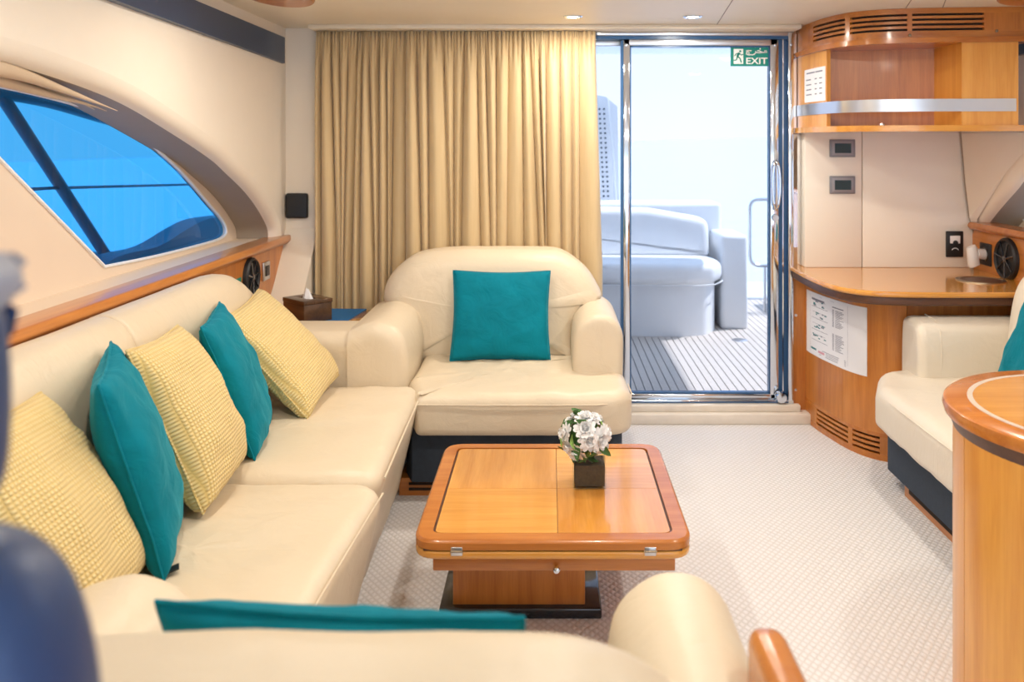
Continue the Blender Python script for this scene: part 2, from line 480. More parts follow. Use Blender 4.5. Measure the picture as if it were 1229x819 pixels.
# left window: recessed surround, frame, pane
win = sroot('window_1', 'blue tinted almond shaped window in the arched recess')
gl = cat_open([(2.2,1.63),(2.545,1.615),(2.9,1.585),(3.23,1.545),(3.43,1.473),(3.775,1.335),(4.1,1.165),(4.25,1.086),(4.315,1.03),(4.28,.992),(4.05,.985),(3.54,.992),(3.14,1.007)], 5)
def ring_panel(X, outer, inner_pts, th):
    """flat panel with one hole: quads between the hole and the rectangle, matched by angle"""
    cy = sum(p[0] for p in inner_pts)/len(inner_pts); cz = sum(p[1] for p in inner_pts)/len(inner_pts)
    y0, z0, y1, z1 = outer; o = []
    for (y, z) in inner_pts:
        dy, dz = y-cy, z-cz; k = 1e9
        if abs(dy) > 1e-9: k = min(k, ((y1 if dy > 0 else y0)-cy)/dy)
        if abs(dz) > 1e-9: k = min(k, ((z1 if dz > 0 else z0)-cz)/dz)
        o.append((cy+dy*k, cz+dz*k))
    return loft([[(X, *p) for p in o], [(X, *p) for p in inner_pts], [(X+th, *p) for p in inner_pts]], False, False)
gl_in = resample(gl, .05)
v, f = ring_panel(-1.60, (.6, .90, 4.55, 1.75), gl_in, -.02); link('surround', v, f, 'beige_trim', win, False)
tube_obj('frame_bead', [(-1.598, *p) for p in gl_in], .006, 'white_gel', win, 6, True)
v, f = loft([[(-1.612, *p) for p in gl_in], [(-1.616, *p) for p in gl_in]]); link('pane', v, f, 'blue_glass', win, False)
# sill of the recess
struct(box('trim_2', (-1.62, .6, .93), (-1.39, 4.60, .962), 'beige_trim'), 'beige sill at the foot of the arched window')
# wooden rail with panel
tr = sroot('trim_3', 'glossy cherry wood rail and panel below the blue window')
prof = round_poly([(-1.475,.925),(-1.372,.925),(-1.352,.945),(-1.358,.972),(-1.475,.968)], .012, 3)
soft_prism('rail_cap', prof, 'Y', -1.2, 4.61, .03, 'cherry_y', tr, caps=0)
v, f = loft([[(-1.385, -1.2, .45),(-1.385, 4.2, .45),(-1.385, 4.30, .66),(-1.385, 4.59, .93),(-1.385, -1.2, .93)], [(-1.42, -1.2, .45),(-1.42, 4.2, .45),(-1.42, 4.30, .66),(-1.42, 4.59, .93),(-1.42, -1.2, .93)]])
link('rail_panel', v, f, 'cherry_z', tr, False)
# navy strip high on the left wall
struct(link('trim_4', *loft([[at_y(342,45,4.54), at_y(342,76,4.54), (-1.352, 2.0, 1.911), (-1.352, 2.0, 2.003)],
     [(-1.42, 4.54, 1.99), (-1.42, 4.54, 1.86), (-1.42, 2.0, 1.911), (-1.42, 2.0, 2.003)]]), 'navy_strip', None, False), 'navy padded band high on the cream side wall')
# aft wall: slanted foot beside the curtain, solid part behind the curtain, header
zs = [(4.60,2.07),(4.60,1.0),(4.55,.92),(4.28,.62),(4.28,.0)]
struct(link('wall_back', *loft([[(X, y, z) for y, z in zs]+[(X, 4.72, 0), (X, 4.72, 2.07)] for X in (-1.45, -1.226)]), 'wall', None, False), 'cream corner wall between side window and curtain')
struct(box('wall_back_panel', (-1.24, 4.64, 0), (.16, 4.72, 2.07), 'wall'))
struct(box('trim_5', (-1.23, 4.44, 2.032), (1.28, 4.62, 2.056), 'ceiling', r=.006), 'slim cream pelmet above curtain and door')
# threshold under the door
th = sroot('trim_6', 'pale marble step under the sliding door')
box('step', (.10, 4.50, 0), (1.345, 4.74, .055), 'marble', th, .006); box('sill', (.10, 4.535, .055), (1.30, 4.76, .09), 'marble', th, .004)

# ------------------------------------------------------------------ sliding door
dr = sroot('door_1', 'glazed sliding door in a polished steel frame')
box('header_track', (.12, 4.575, 1.995), (1.275, 4.66, 2.03), 'blue_channel', dr)
box('header_rail', (.12, 4.565, 2.012), (1.275, 4.59, 2.034), 'steel', dr, .004)
leaf = box('leaf_top_rail', (.385, 4.585, 1.962), (1.195, 4.625, 1.998), 'steel', dr, .004)
box('leaf_bottom_rail', (.385, 4.585, .108), (1.195, 4.625, .135), 'chrome', dr, .004)
ml = box('leaf_stile', (.385, 4.585, .10), (.42, 4.625, 1.998), 'chrome', dr, .004)
box('leaf_stile', (1.155, 4.585, .10), (1.20, 4.625, 1.998), 'chrome', dr, .004)
for x0, x1 in ((.372, .385), (.42, .426), (1.148, 1.155)): box('stile_gasket', (x0, 4.588, .10), (x1, 4.622, 1.99), 'blue_channel', dr)
box('top_gasket', (.42, 4.588, 1.954), (1.155, 4.622, 1.962), 'blue_channel', dr); box('bottom_gasket', (.42, 4.588, .135), (1.155, 4.622, .143), 'blue_channel', dr)
box('pane', (.42, 4.602, .14), (1.155, 4.610, 1.958), 'door_glass', dr)
box('side_channel', (1.20, 4.60, .09), (1.243, 4.66, 2.0), 'blue_channel', dr)
box('channel_rib', (1.216, 4.575, .09), (1.222, 4.61, 2.0), 'chrome', dr); 
box('side_jamb', (1.243, 4.56, .085), (1.272, 4.66, 2.03), 'chrome', dr, .005)
box('bottom_track', (.12, 4.57, .085), (1.272, 4.66, .108), 'chrome', dr, .004)
box('track_groove', (.12, 4.565, .094), (1.25, 4.572, .10), 'blue_channel', dr)
hp = [(1.176+.019*cos(a), 4.545+(.012 if abs(sin(a)) > .93 else 0), 1.232+.125*sin(a)) for a in [2*pi*k/28 for k in range(28)]]
h = tube_obj('handle', hp, .0075, 'chrome', dr, 8, True)
box('handle_post', (1.165, 4.55, 1.33), (1.187, 4.59, 1.352), 'chrome', h, .004); box('handle_post', (1.165, 4.55, 1.10), (1.187, 4.59, 1.125), 'chrome', h, .004)
lathe_obj('lock_cylinder', [(0, -.014), (.016, -.014), (.018, 0)], 'steel', dr, 20, (1.178, 4.575, 1.06), 'Y')
lathe_obj('door_stop', [(0, -.03), (.026, -.028), (.032, -.01), (.032, .01)], 'chrome', dr, 20, (1.205, 4.57, .125), 'Y')
for z in (1.985,): 
    for x in (.40, 1.18, 1.258): lathe_obj('screw', [(0, -.003), (.007, -.002), (.007, 0)], 'steel', dr, 10, (x, 4.584 if x < 1.2 else 4.559, z-.02), 'Y')
fx = sroot('window_3', 'fixed glass pane between curtain and door')
box('pane', (.10, 4.634, .10), (.385, 4.642, 1.97), 'door_glass', fx); box('top_rail', (.10, 4.625, 1.965), (.385, 4.65, 1.998), 'steel', fx, .004)
# mirror strip between door and cupboards
struct(box('trim_7', (1.272, 4.60, .80), (1.345, 4.66, 2.05), 'mirror'), 'narrow mirror strip between door frame and wall cupboard')
struct(box('trim_8', (1.272, 4.575, .05), (1.345, 4.66, .80), 'cherry_z'), 'dark wood post between door frame and corner cupboard')
for z in (.16, .55): lathe_obj('screw', [(0, -.004), (.007, -.003), (.007, 0)], 'steel', bpy.data.objects['trim_8'], 10, (1.286, 4.575, z), 'Y')

# ------------------------------------------------------------------ exit sign on the door glass
ex = thing('exit_sign', 'green exit sign with running man on the door glass', 'sign', (1.055, 4.60, 1.91))
y = 4.5995
x0, x1, z0, z1 = .950, 1.153, 1.855, 1.958
box('plate', (x0, y-.0015, z0), (x1, 4.6025, z1), 'sign_green', ex)
box('pictogram_field', (x0+.016, y-.0023, z0+.012), (x0+.066, y-.0014, z1-.012), 'sign_white', ex)
mb = MB()
def quad_xz(mb, pts, Y, t=.0006): 
    v, f = loft([[(p[0], Y, p[1]) for p in pts], [(p[0], Y+t, p[1]) for p in pts]]); mb.add(v, f)
def limb(a, b, w0):
    d = Vector((b[0]-a[0], b[1]-a[1])); n = Vector((-d.y, d.x)).normalized()*w0/2
    quad_xz(mb, [(a[0]+n.x,a[1]+n.y),(b[0]+n.x,b[1]+n.y),(b[0]-n.x,b[1]-n.y),(a[0]-n.x,a[1]-n.y)], y-.003)
fx0, fz0 = x0+.016, z0+.012
def P2(u, v_): return (fx0+.05*u, fz0+.079*v_)
quad_xz(mb, [(P2(.68,.84)[0]+.006*cos(a), P2(.68,.84)[1]+.006*sin(a)) for a in [k*pi/5 for k in range(10)]], y-.003)
limb(P2(.60,.74), P2(.36,.50), .012); limb(P2(.56,.72), P2(.22,.66), .005); limb(P2(.22,.66), P2(.10,.52), .005)
limb(P2(.60,.70), P2(.80,.58), .005); limb(P2(.80,.58), P2(.98,.64), .005)
limb(P2(.38,.52), P2(.66,.36), .007); limb(P2(.66,.36), P2(.80,.08), .007); limb(P2(.38,.50), P2(.28,.26), .007); limb(P2(.28,.26), P2(.02,.24), .006)
mb.build('running_man', 'sign_green', ex)
def lettering(body, size, cx, z, Y, m, parent, xs=1):
    me = text_mesh(body, size)
    me.transform(Matrix.Translation((cx, Y, z)) @ Matrix.Rotation(pi/2, 4, 'X') @ Matrix.Diagonal((xs, 1, 1, 1)))
    return mesh_obj('lettering', me, m, parent, False)
me = text_mesh('EXIT', .047)
bw = max(v.co.x for v in me.vertices)-min(v.co.x for v in me.vertices)
lettering('EXIT', .047, x0+.136, z0+.012, y-.002, 'sign_white', ex, .112/bw)
EX_BOLD = [((x0+.080+.0, z0+.0), 0)]
# Arabic word, drawn as strokes: meem, kha, ra, jeem (read from right to left)
mb = MB()
def stroke(pts, w0):
    for a, b in zip(pts[:-1], pts[1:]):
        limb_to(mb, a, b, w0)
def limb_to(mb, a, b, w0):
    d = Vector((b[0]-a[0], b[1]-a[1])); L = d.length; d /= L; n = Vector((-d.y, d.x))*w0/2; e = d*w0*.3
    quad_xz(mb, [(a[0]-e.x+n.x,a[1]-e.y+n.y),(b[0]+e.x+n.x,b[1]+e.y+n.y),(b[0]+e.x-n.x,b[1]+e.y-n.y),(a[0]-e.x-n.x,a[1]-e.y-n.y)], y-.0024)
def A2(u, v_): return (x0+.080+.112*u, z0+.058+.036*v_)
stroke([A2(.98,.42), A2(.95,.66), A2(.88,.62), A2(.88,.42), A2(.98,.42)], .006)
stroke([A2(.90,.40), A2(.78,.40), A2(.62,.66), A2(.54,.62)], .006); stroke([A2(.78,.40), A2(.58,.36), A2(.46,.40)], .006); stroke([A2(.66,.95), A2(.68,.90)], .007)
stroke([A2(.46,.56), A2(.45,.34), A2(.38,.10), A2(.28,.04)], .006)
stroke([A2(.24,.66), A2(.08,.68), A2(.02,.62)], .006); stroke([A2(.16,.66), A2(.04,.42), A2(.03,.18), A2(.12,.04), A2(.24,.08)], .006); stroke([A2(.13,.32), A2(.15,.27)], .007)
mb.build('arabic_lettering', 'sign_white', ex)

# ------------------------------------------------------------------ right wall and its window
archr = cat_open([(4.52,1.01),(4.48,1.04),(4.36,1.126),(4.21,1.225),(4.06,1.32),(3.7,1.44),(3.1,1.56),(2.5,1.61),(1.8,1.61),(1.2,1.5),(.8,1.25),(.7,1.01)], 5)
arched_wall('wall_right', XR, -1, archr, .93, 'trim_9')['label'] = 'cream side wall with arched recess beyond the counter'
struct(box('wall_right_lower', (XR+.01, -1.3, 0), (2.45, 4.66, 1.0), 'wall'))
w2 = sroot('window_2', 'tinted side window beyond the black speaker')
gr = cat_open([(4.44,1.06),(4.52,1.10),(4.49,1.16),(4.28,1.26),(3.8,1.42),(3.1,1.54),(2.4,1.57),(2.1,1.5),(2.4,1.3),(2.9,1.08),(3.6,1.05)], 5)
gri = resample(gr, .05)
v, f = ring_panel(XR+.21, (.6, .95, 4.60, 1.75), gri, .02); link('surround', v, f, 'beige_trim', w2, False)
tube_obj('frame_bead', [(XR+.207, *p) for p in gri], .007, 'white_gel', w2, 6, True)
v, f = loft([[(XR+.222, *p) for p in gri], [(XR+.226, *p) for p in gri]]); link('pane', v, f, 'door_glass', w2, False)
struct(box('trim_10', (XR, .6, .99), (XR+.23, 4.60, 1.02), 'beige_trim'), 'beige sill of the recess beyond the counter')
tr2 = sroot('trim_11', 'dark cherry rail and panel behind the round speaker')
prof = round_poly([(XR+.09,1.005),(XR-.03,1.005),(XR-.045,1.022),(XR-.035,1.045),(XR+.09,1.045)], .012, 3)
soft_prism('rail_cap', prof, 'Y', -1.2, 4.55, .04, 'rim', tr2, caps=0)
v, f = loft([[(X, -1.2, .5),(X, 4.48, .5),(X, 4.54, 1.01),(X, -1.2, 1.01)] for X in (XR-.012, XR+.02)]); link('rail_panel', v, f, 'cherry_y', tr2, False)
struct(box('trim_12', (XR-.03, 2.4, 1.86), (XR+.02, 4.5, 1.985), 'navy_strip'), 'navy padded band high on the far side wall')
struct(soft_prism('trim_13', round_poly([(XR-.06,1.99),(XR+.03,1.99),(XR+.03,2.06),(XR-.06,2.06)], .03, 4), 'Y', 2.4, 4.1, .02, 'wall', None, caps=0), 'rounded cream moulding above the wall cupboard end')
# back panel of the niche
nb = sroot('wall_back_niche', 'cream panelling behind the counter')
struct(nb)
def zx(px): return (px-660)*4.53/F
box('panel', (1.32, 4.53, .806), (zx(1034.5), 4.60, 1.56), 'panel_cream', nb, .004); box('panel', (zx(1035.5), 4.53, .806), (2.25, 4.60, 1.56), 'panel_cream', nb, .004)
tube_obj('corner_joint', [at_y(1153,160,4.522), at_y(1158,220,4.522), at_y(1163,262,4.522), at_y(1174,300,4.522)], .003, 'taupe', nb, 5)
# curved cream flank in the corner
v, f = loft([[at_y(1153,160,4.525), at_y(1158,220,4.525), at_y(1163,262,4.525), at_y(1172,285,4.525)], [Vector((XR-.002, 3.98, 1.50)), Vector((XR-.002, 4.05, 1.41)), Vector((XR-.002, 4.2, 1.32)), Vector((XR-.002, 4.50, 1.06))]], False, False, False)
link('corner_flank', v, f, 'panel_cream', nb)

# roof over cockpit and side decks (gives the shade outside)
struct(box('roof', (-2.2, -1.3, 2.15), (3.15, 4.66, 2.30), 'white_gel'), 'white flybridge deck over the saloon, unseen, its side widened against the sun')  # unseen; side reach added to keep sun off the side sofa
struct(box('roof_overhang', (-2.2, 4.66, 2.12), (2.02, 6.60, 2.26), 'white_gel', r=.03), 'white flybridge overhang above the cockpit')

# ------------------------------------------------------------------ outside
bm = bmesh.new()
R = 3000
vs = [bm.verts.new((R*cos(a), R*sin(a), 0)) for a in [2*pi*k/96 for k in range(96)]]
bm.faces.new(vs); me = bpy.data.meshes.new('sea'); bm.to_mesh(me); bm.free()
sea = mesh_obj('sea', me, 'sea', None, False); sea.location = (0, 0, -2.4); sea.rotation_euler = (0, -.033, 0)
struct(sea, 'calm pale blue sea around the boat')
dk = sroot('cockpit_deck', 'teak planked cockpit deck outside the door')
box('caulk_bed', (-1.3, 4.70, .0), (2.3, 7.6, .094), 'caulk', dk)
pw = .046
pm = None
for i in range(46):
    x = -.10+i*pw
    if pm is None:
        pl = box('plank', (-pw/2+.0028, 4.72, .09), (pw/2-.0028, 7.55, .10), 'teak_deck', None); pm = pl.data; COL.objects.unlink(pl); bpy.data.objects.remove(pl)
    o = bpy.data.objects.new('plank', pm); COL.objects.link(o); o.parent = dk; o.location = (x, 0, 0)
lathe_obj('deck_drain', [(0, .102), (.05, .103), (.055, .10), (.055, .09)], 'steel', dk, 20, (1.30, 6.0, 0))
# curved bench
be = thing('cockpit_bench', 'white upholstered bench on the cockpit deck', 'bench', (.5, 6.4, .1))
ol = [(-1.2,6.12),(.6,6.12),(.92,6.10),(1.10,6.16),(1.19,6.32),(1.20,6.5),(1.18,6.78),(-1.2,6.78)]
soft_prism('bench_base', round_poly(ol, [0,.2,.2,.1,.1,.1,.05,0], 4), 'Z', .09, .47, .02, 'white_gel', be, r0=0, caps=2)
so = [(-1.2,6.06),(.6,6.06),(.95,6.04),(1.14,6.10),(1.23,6.26),(1.23,6.44),(1.14,6.58),(-1.2,6.58)]
soft_prism('seat_cushion', round_poly(resample(so, .2), .08, 3), 'Z', .46, .615, .06, 'white_vinyl', be, caps=3, puff=.015)
bo = resample(round_poly([(-1.2,.60),(1.19,.60),(1.19,.88),(.75,.955),(.2,.965),(-1.2,.965)], [.02,.03,.09,.1,.1,.02], 5), .06)
soft_prism('bench_back', bo, 'Y', 6.50, 6.74, .05, 'white_vinyl', be, deform=lambda p: Vector((p.x, p.y+.15*(p.z-.6), p.z)))
tube_obj('seat_piping', [(-1.2,6.05,.465),(.6,6.05,.465),(.95,6.03,.465),(1.15,6.09,.465),(1.235,6.26,.465),(1.235,6.44,.465)], .004, 'white_vinyl', be)
# coaming and transom
co = sroot('wall_transom', 'white moulded transom behind the cockpit bench')
box('coaming', (-1.3, 6.86, .09), (1.35, 7.2, .985), 'white_gel', co, .04, 4); struct(box('wall_locker', (1.245, 6.35, .09), (1.44, 6.85, .78), 'white_gel', None, .03, 3), 'white moulded locker at the end of the cockpit bench')
struct(box('wall_bulwark', (1.95, 4.9, .09), (2.25, 7.4, .55), 'white_gel', None, .04, 3), 'low white bulwark along the cockpit side'); struct(box('swim_platform', (1.0, 7.62, -.3), (2.4, 8.4, .12), 'white_gel', None, .03), 'white swim platform beyond the transom')
hr = thing('stern_handrail', 'bent stainless steel handrail loop beside the bench', 'handrail', (1.75, 6.9, .1))
lp = round_poly([(1.60,.47),(1.60,1.0),(2.06,1.0),(2.06,.47)], .08, 5)
tube_obj('rail_loop', [(x, 7.0, z) for x, z in lp], .014, 'steel', hr, 10, True)
for x in (1.72, 1.95): tube_obj('stanchion', [(x, 7.0, .09), (x, 7.0, .47)], .012, 'steel', hr)
# perforated stair side left of the door leaf
st = thing('stair_panel', 'white perforated stair side beyond the fixed pane', 'panel', (.45, 7.3, .8))
def SP(px, py): return at_y(px, py, 7.3)
pts = [SP(700,112), SP(727,116), SP(741,128), SP(744,272), SP(700,276)]
v, f = loft([[p for p in pts], [p+Vector((0,.06,0)) for p in pts]]); link('side_sheet', v, f, 'white_gel', st, False)
mb = MB()
for col in (0, 1):
    for k in range(25):
        p = SP(719.5+col*5.3+k*.28, 131+k*5.8)-Vector((0,.004,0)); v, f = lathe([(.0098, -.002), (.0098, .006)], 8, p, 'Y'); mb.add(v, f)
pf = mb.build('perforations', 'tube_grey', st); pf['kind'] = 'stuff'
tube_obj('edge_rail', [SP(729,118), SP(736,190), SP(741,274)], .012, 'white_vinyl', st)
# side deck rails seen through the blue pane
sr = thing('side_deck_rail', 'dark tubular side deck rail outside the blue window', 'rail', (-2.2, 3.9, .9))
tube_obj('brace', [at_y(-30,66,3.35), at_y(0,112,3.5), at_y(128,308,4.36)], .026, 'tube_grey', sr, 10)
tube_obj('top_bar', cat_open([at_y(-40,100,3.3), at_y(0,110,3.5), at_y(60,122,3.85), at_y(120,140,4.3), at_y(160,152,4.7)], 4), .03, 'tube_grey', sr, 10)
tube_obj('rail_wire', [at_y(-20,230,3.2), at_y(60,226,3.85), at_y(250,221,5.8)], .008, 'tube_grey', sr, 6)
box('foot', (-2.38, 4.30, .80), (-2.16, 4.46, .90), 'tube_grey', sr, .02)
bw_ = cat_open([at_y(90,345,3.9), at_y(140,309,4.1), at_y(190,296,4.35), at_y(225,275,4.6), at_y(250,263,4.85), at_y(285,258,5.2)], 4)
v, f = loft([[p, Vector((p[0]-.12, p[1], p[2])), Vector((p[0]-.12, p[1], -.5)), Vector((p[0], p[1], -.5))] for p in map(Vector, bw_)])
struct(link('hull_bulwark', v, f, 'hull', None, True), 'curved hull side outside the blue window')

# ================================================================== CEILING LAMPS
lampspots = [(.11, 4.17), (.68, 4.17), (-.75, 3.05), (.25, 3.0), (1.25, 3.05), (-.75, 1.7), (.25, 1.7), (1.25, 1.7)]  # two in view, the six after them unseen and added as fill light
for i, (x, y) in enumerate(lampspots):
    lab = ['recessed ceiling spotlight nearest the curtain', 'recessed ceiling spotlight above the sliding door'][i] if i < 2 else 'unseen ceiling spotlight added over the seating as fill light'
    t = thing('ceiling_spotlight', lab, 'light', (x, y, ZC), None if i < 2 else 'unseen fill spotlights over the seating')
    lathe_obj('trim_ring', [(.030, .004), (.030, -.004), (.040, -.007), (.047, -.003), (.047, .003)], 'chrome', t, 24, (x, y, ZC))
    lathe_obj('lens', [(0, -.003), (.029, -.003), (.029, .003)], 'lamp_glow', t, 20, (x, y, ZC))
    ld = bpy.data.lights.new('spot_glow', 'AREA'); ld.shape = 'DISK'; ld.size = .09; ld.energy = LAMP_W; ld.color = LAMP_COL
    lo_ = bpy.data.objects.new('spot_glow', ld); COL.objects.link(lo_); lo_.parent = t; lo_.location = (0, 0, -.012)
for cx, cy, ax, ay, lab in ((-1.10, 3.56, .13, .235, 'oval cherry wood ceiling panel near the navy band'), (2.02, 3.52, .19, .23, 'oval cherry wood ceiling panel near the wall cupboard')):
    pl = [(cx+ax*cos(2*pi*k/40), cy+ay*sin(2*pi*k/40)) for k in range(40)]
    tag(soft_prism('ceiling_panel', pl, 'Z', ZC-.018, ZC+.001, .0, 'cherry_x', None, r0=.012, caps=0, mid=1), lab, 'ceiling panel')

# ================================================================== CURTAINS
def curtain(label, xa, xb, folds, seed, edge=None, Y0=4.515):
    rnd = random.Random(seed)
    t = thing('curtain', label, 'curtain', ((xa+xb)/2, Y0, .1))
    nx, nz = int(170*(xb-xa)/.6)+40, 46
    wv = [rnd.uniform(.6, 1.5) for _ in range(folds)]; S = sum(wv); cum = [0]
    for q in wv: cum.append(cum[-1]+q/S)
    am = [rnd.uniform(.55, 1.15) for _ in range(folds)]; sk = [rnd.uniform(-.5, .5) for _ in range(folds)]
    sw = [rnd.uniform(-.018, .018) for _ in range(folds+1)]
    sw[0] = sw[-1] = 0
    rows = []
    ztop, zbot = 2.03, .12
    for j in range(nz+1):
        tt = j/nz; z = ztop+(zbot-ztop)*tt
        row = []
        for i in range(nx+1):
            u = i/nx
            k = 0
            while k < folds-1 and cum[k+1] < u: k += 1
            l = (u-cum[k])/(cum[k+1]-cum[k])
            l2 = min(1, max(0, l + .12*sk[k]*sin(pi*l)*2))
            prof_ = abs(sin(pi*l2))**.62
            head = min(1, tt/.10)
            a = .062*am[k]*(.35+.65*head)*(1+.15*sin(tt*5+k))
            pl = .012*(1-head)*sin(2*pi*(l*3+k*.37))
            x = xa+(xb-xa)*u
            sway = ((1-l)*sw[k]+l*sw[k+1])*min(1, tt*1.6)*2
            if u in (0, 1): sway = 0
            if edge: x += edge(tt)*u
            yy = Y0 + .035 - a*prof_ + pl - .010*tt
            yy += .004*noise.noise(Vector((x*9, z*4, seed)))
            row.append((x+sway+.012*sk[k]*sin(2*pi*l)*tt, yy, z))
        rows.append(row)
    v, f = loft(rows, False, False, False)
    o = link('drape', v, f, 'curtain', t, True, 180)
    md = o.modifiers.new('thickness', 'SOLIDIFY'); md.thickness = .003
    mb = MB()
    hp_ = [(rows[0][i][0], rows[0][i][1]-.004) for i in range(0, nx+1, 2)]
    vv, ff = loft([[(x, y, 2.028), (x, y, 1.995), (x, y+.003, 1.995), (x, y+.003, 2.028)] for x, y in hp_]); mb.add(vv, ff)
    hd = mb.build('heading_tape', 'curtain', t, True, 60)
    return t
curtain('tan pleated curtain hanging beside the cream corner wall', -1.215, -.743, 11, 3)
curtain('wide tan pleated curtain hanging behind the cream loveseat', -.744, .235, 17, 11, lambda t: .035*max(0, t*1.7-.1) if t < .62 else .035, 4.505)

# ================================================================== LEFT SIDE FITTINGS
def speaker(label, c, r, sgn):
    """round loudspeaker on a side wall, facing along X"""
    t = thing('loudspeaker', label, 'speaker', c)
    lathe_obj('rim', [(r*.80, 0), (r*.80, sgn*.016), (r*.9, sgn*.024), (r*.98, sgn*.016), (r, sgn*.0)], 'black', t, 36, c, 'X')
    lathe_obj('cone', [(0, sgn*.004), (r*.22, sgn*.012), (r*.35, sgn*.002), (r*.82, sgn*.010)], 'black', t, 30, c, 'X')
    mb = MB()
    for k in range(7):
        a = 2*pi*k/7+.2
        v, f = tube([(c[0]+sgn*.017, c[1]+r*.12*cos(a), c[2]+r*.12*sin(a)), (c[0]+sgn*.02, c[1]+r*.86*cos(a), c[2]+r*.86*sin(a))], r*.045, 6); mb.add(v, f)
    v, f = lathe([(0, sgn*.022), (r*.16, sgn*.02), (r*.18, sgn*.008)], 16, c, 'X'); mb.add(v, f)
    mb.build('grille', 'black_gloss', t, True)
    return t
speaker('round black loudspeaker on the rail panel behind the long sofa', (-1.384, 4.03, .832), .092, 1)
speaker('round black loudspeaker beside the counter socket', (XR-.013, 4.175, .897), .102, -1)
t = thing('wall_socket', 'small grey socket plate next to the sofa loudspeaker', 'socket', (-1.384, 4.25, .83))
box('plate', (-1.386, 4.205, .785), (-1.374, 4.30, .875), 'steel', t, .004); box('insert', (-1.376, 4.225, .805), (-1.370, 4.28, .855), 'black', t, .003)
t = thing('wall_sticker', 'tiny green sticker behind the sofa back', 'sticker', (-1.384, 3.86, .83)); box('sheet', (-1.386, 3.82, .80), (-1.383, 3.92, .85), 'sign_green', t)
t = thing('cover_plate', 'square black cover plate on the cream corner wall', 'cover plate', (-1.31, 4.60, 1.12))
c0 = at_y(357, 247, 4.6)
pl = round_poly([(c0.x-.058, c0.z-.066), (c0.x+.058, c0.z-.066), (c0.x+.058, c0.z+.066), (c0.x-.058, c0.z+.066)], .014, 4)
soft_prism('cover', pl, 'Y', 4.575, 4.602, .0, 'black', t, r0=.010, caps=3); 
box('back_plate', (c0.x-.05, 4.592, c0.z-.058), (c0.x+.05, 4.606, c0.z+.058), 'grey_plastic', t)
# gathered blind at the top of the window recess
t = thing('window_blind', 'gathered tan blind tucked under the window arch', 'blind', (-1.52, 2.7, 1.5))
for q, (dx, dz, rr) in enumerate(((0, 0, .022), (-.035, -.010, .022), (-.07, -.004, .024))):
    pts = []
    for k in range(31):
        y_ = 1.0+k*.064
        # follow the arch above
        za = 9
        for a, b in zip(arch[:-1], arch[1:]):
            if min(a[0], b[0]) <= y_ <= max(a[0], b[0]): za = a[1]+(b[1]-a[1])*(y_-a[0])/(b[0]-a[0]); break
        pts.append((-1.45+dx+.006*sin(y_*9+q), y_, za-.022+dz+.006*sin(y_*6+q*2)))
    rad = [rr*(1 if k < 20 else max(.06, 1-(k-20)/10)) for k in range(31)]
    tube_obj('fold', pts, rad, 'blind', t, 10)

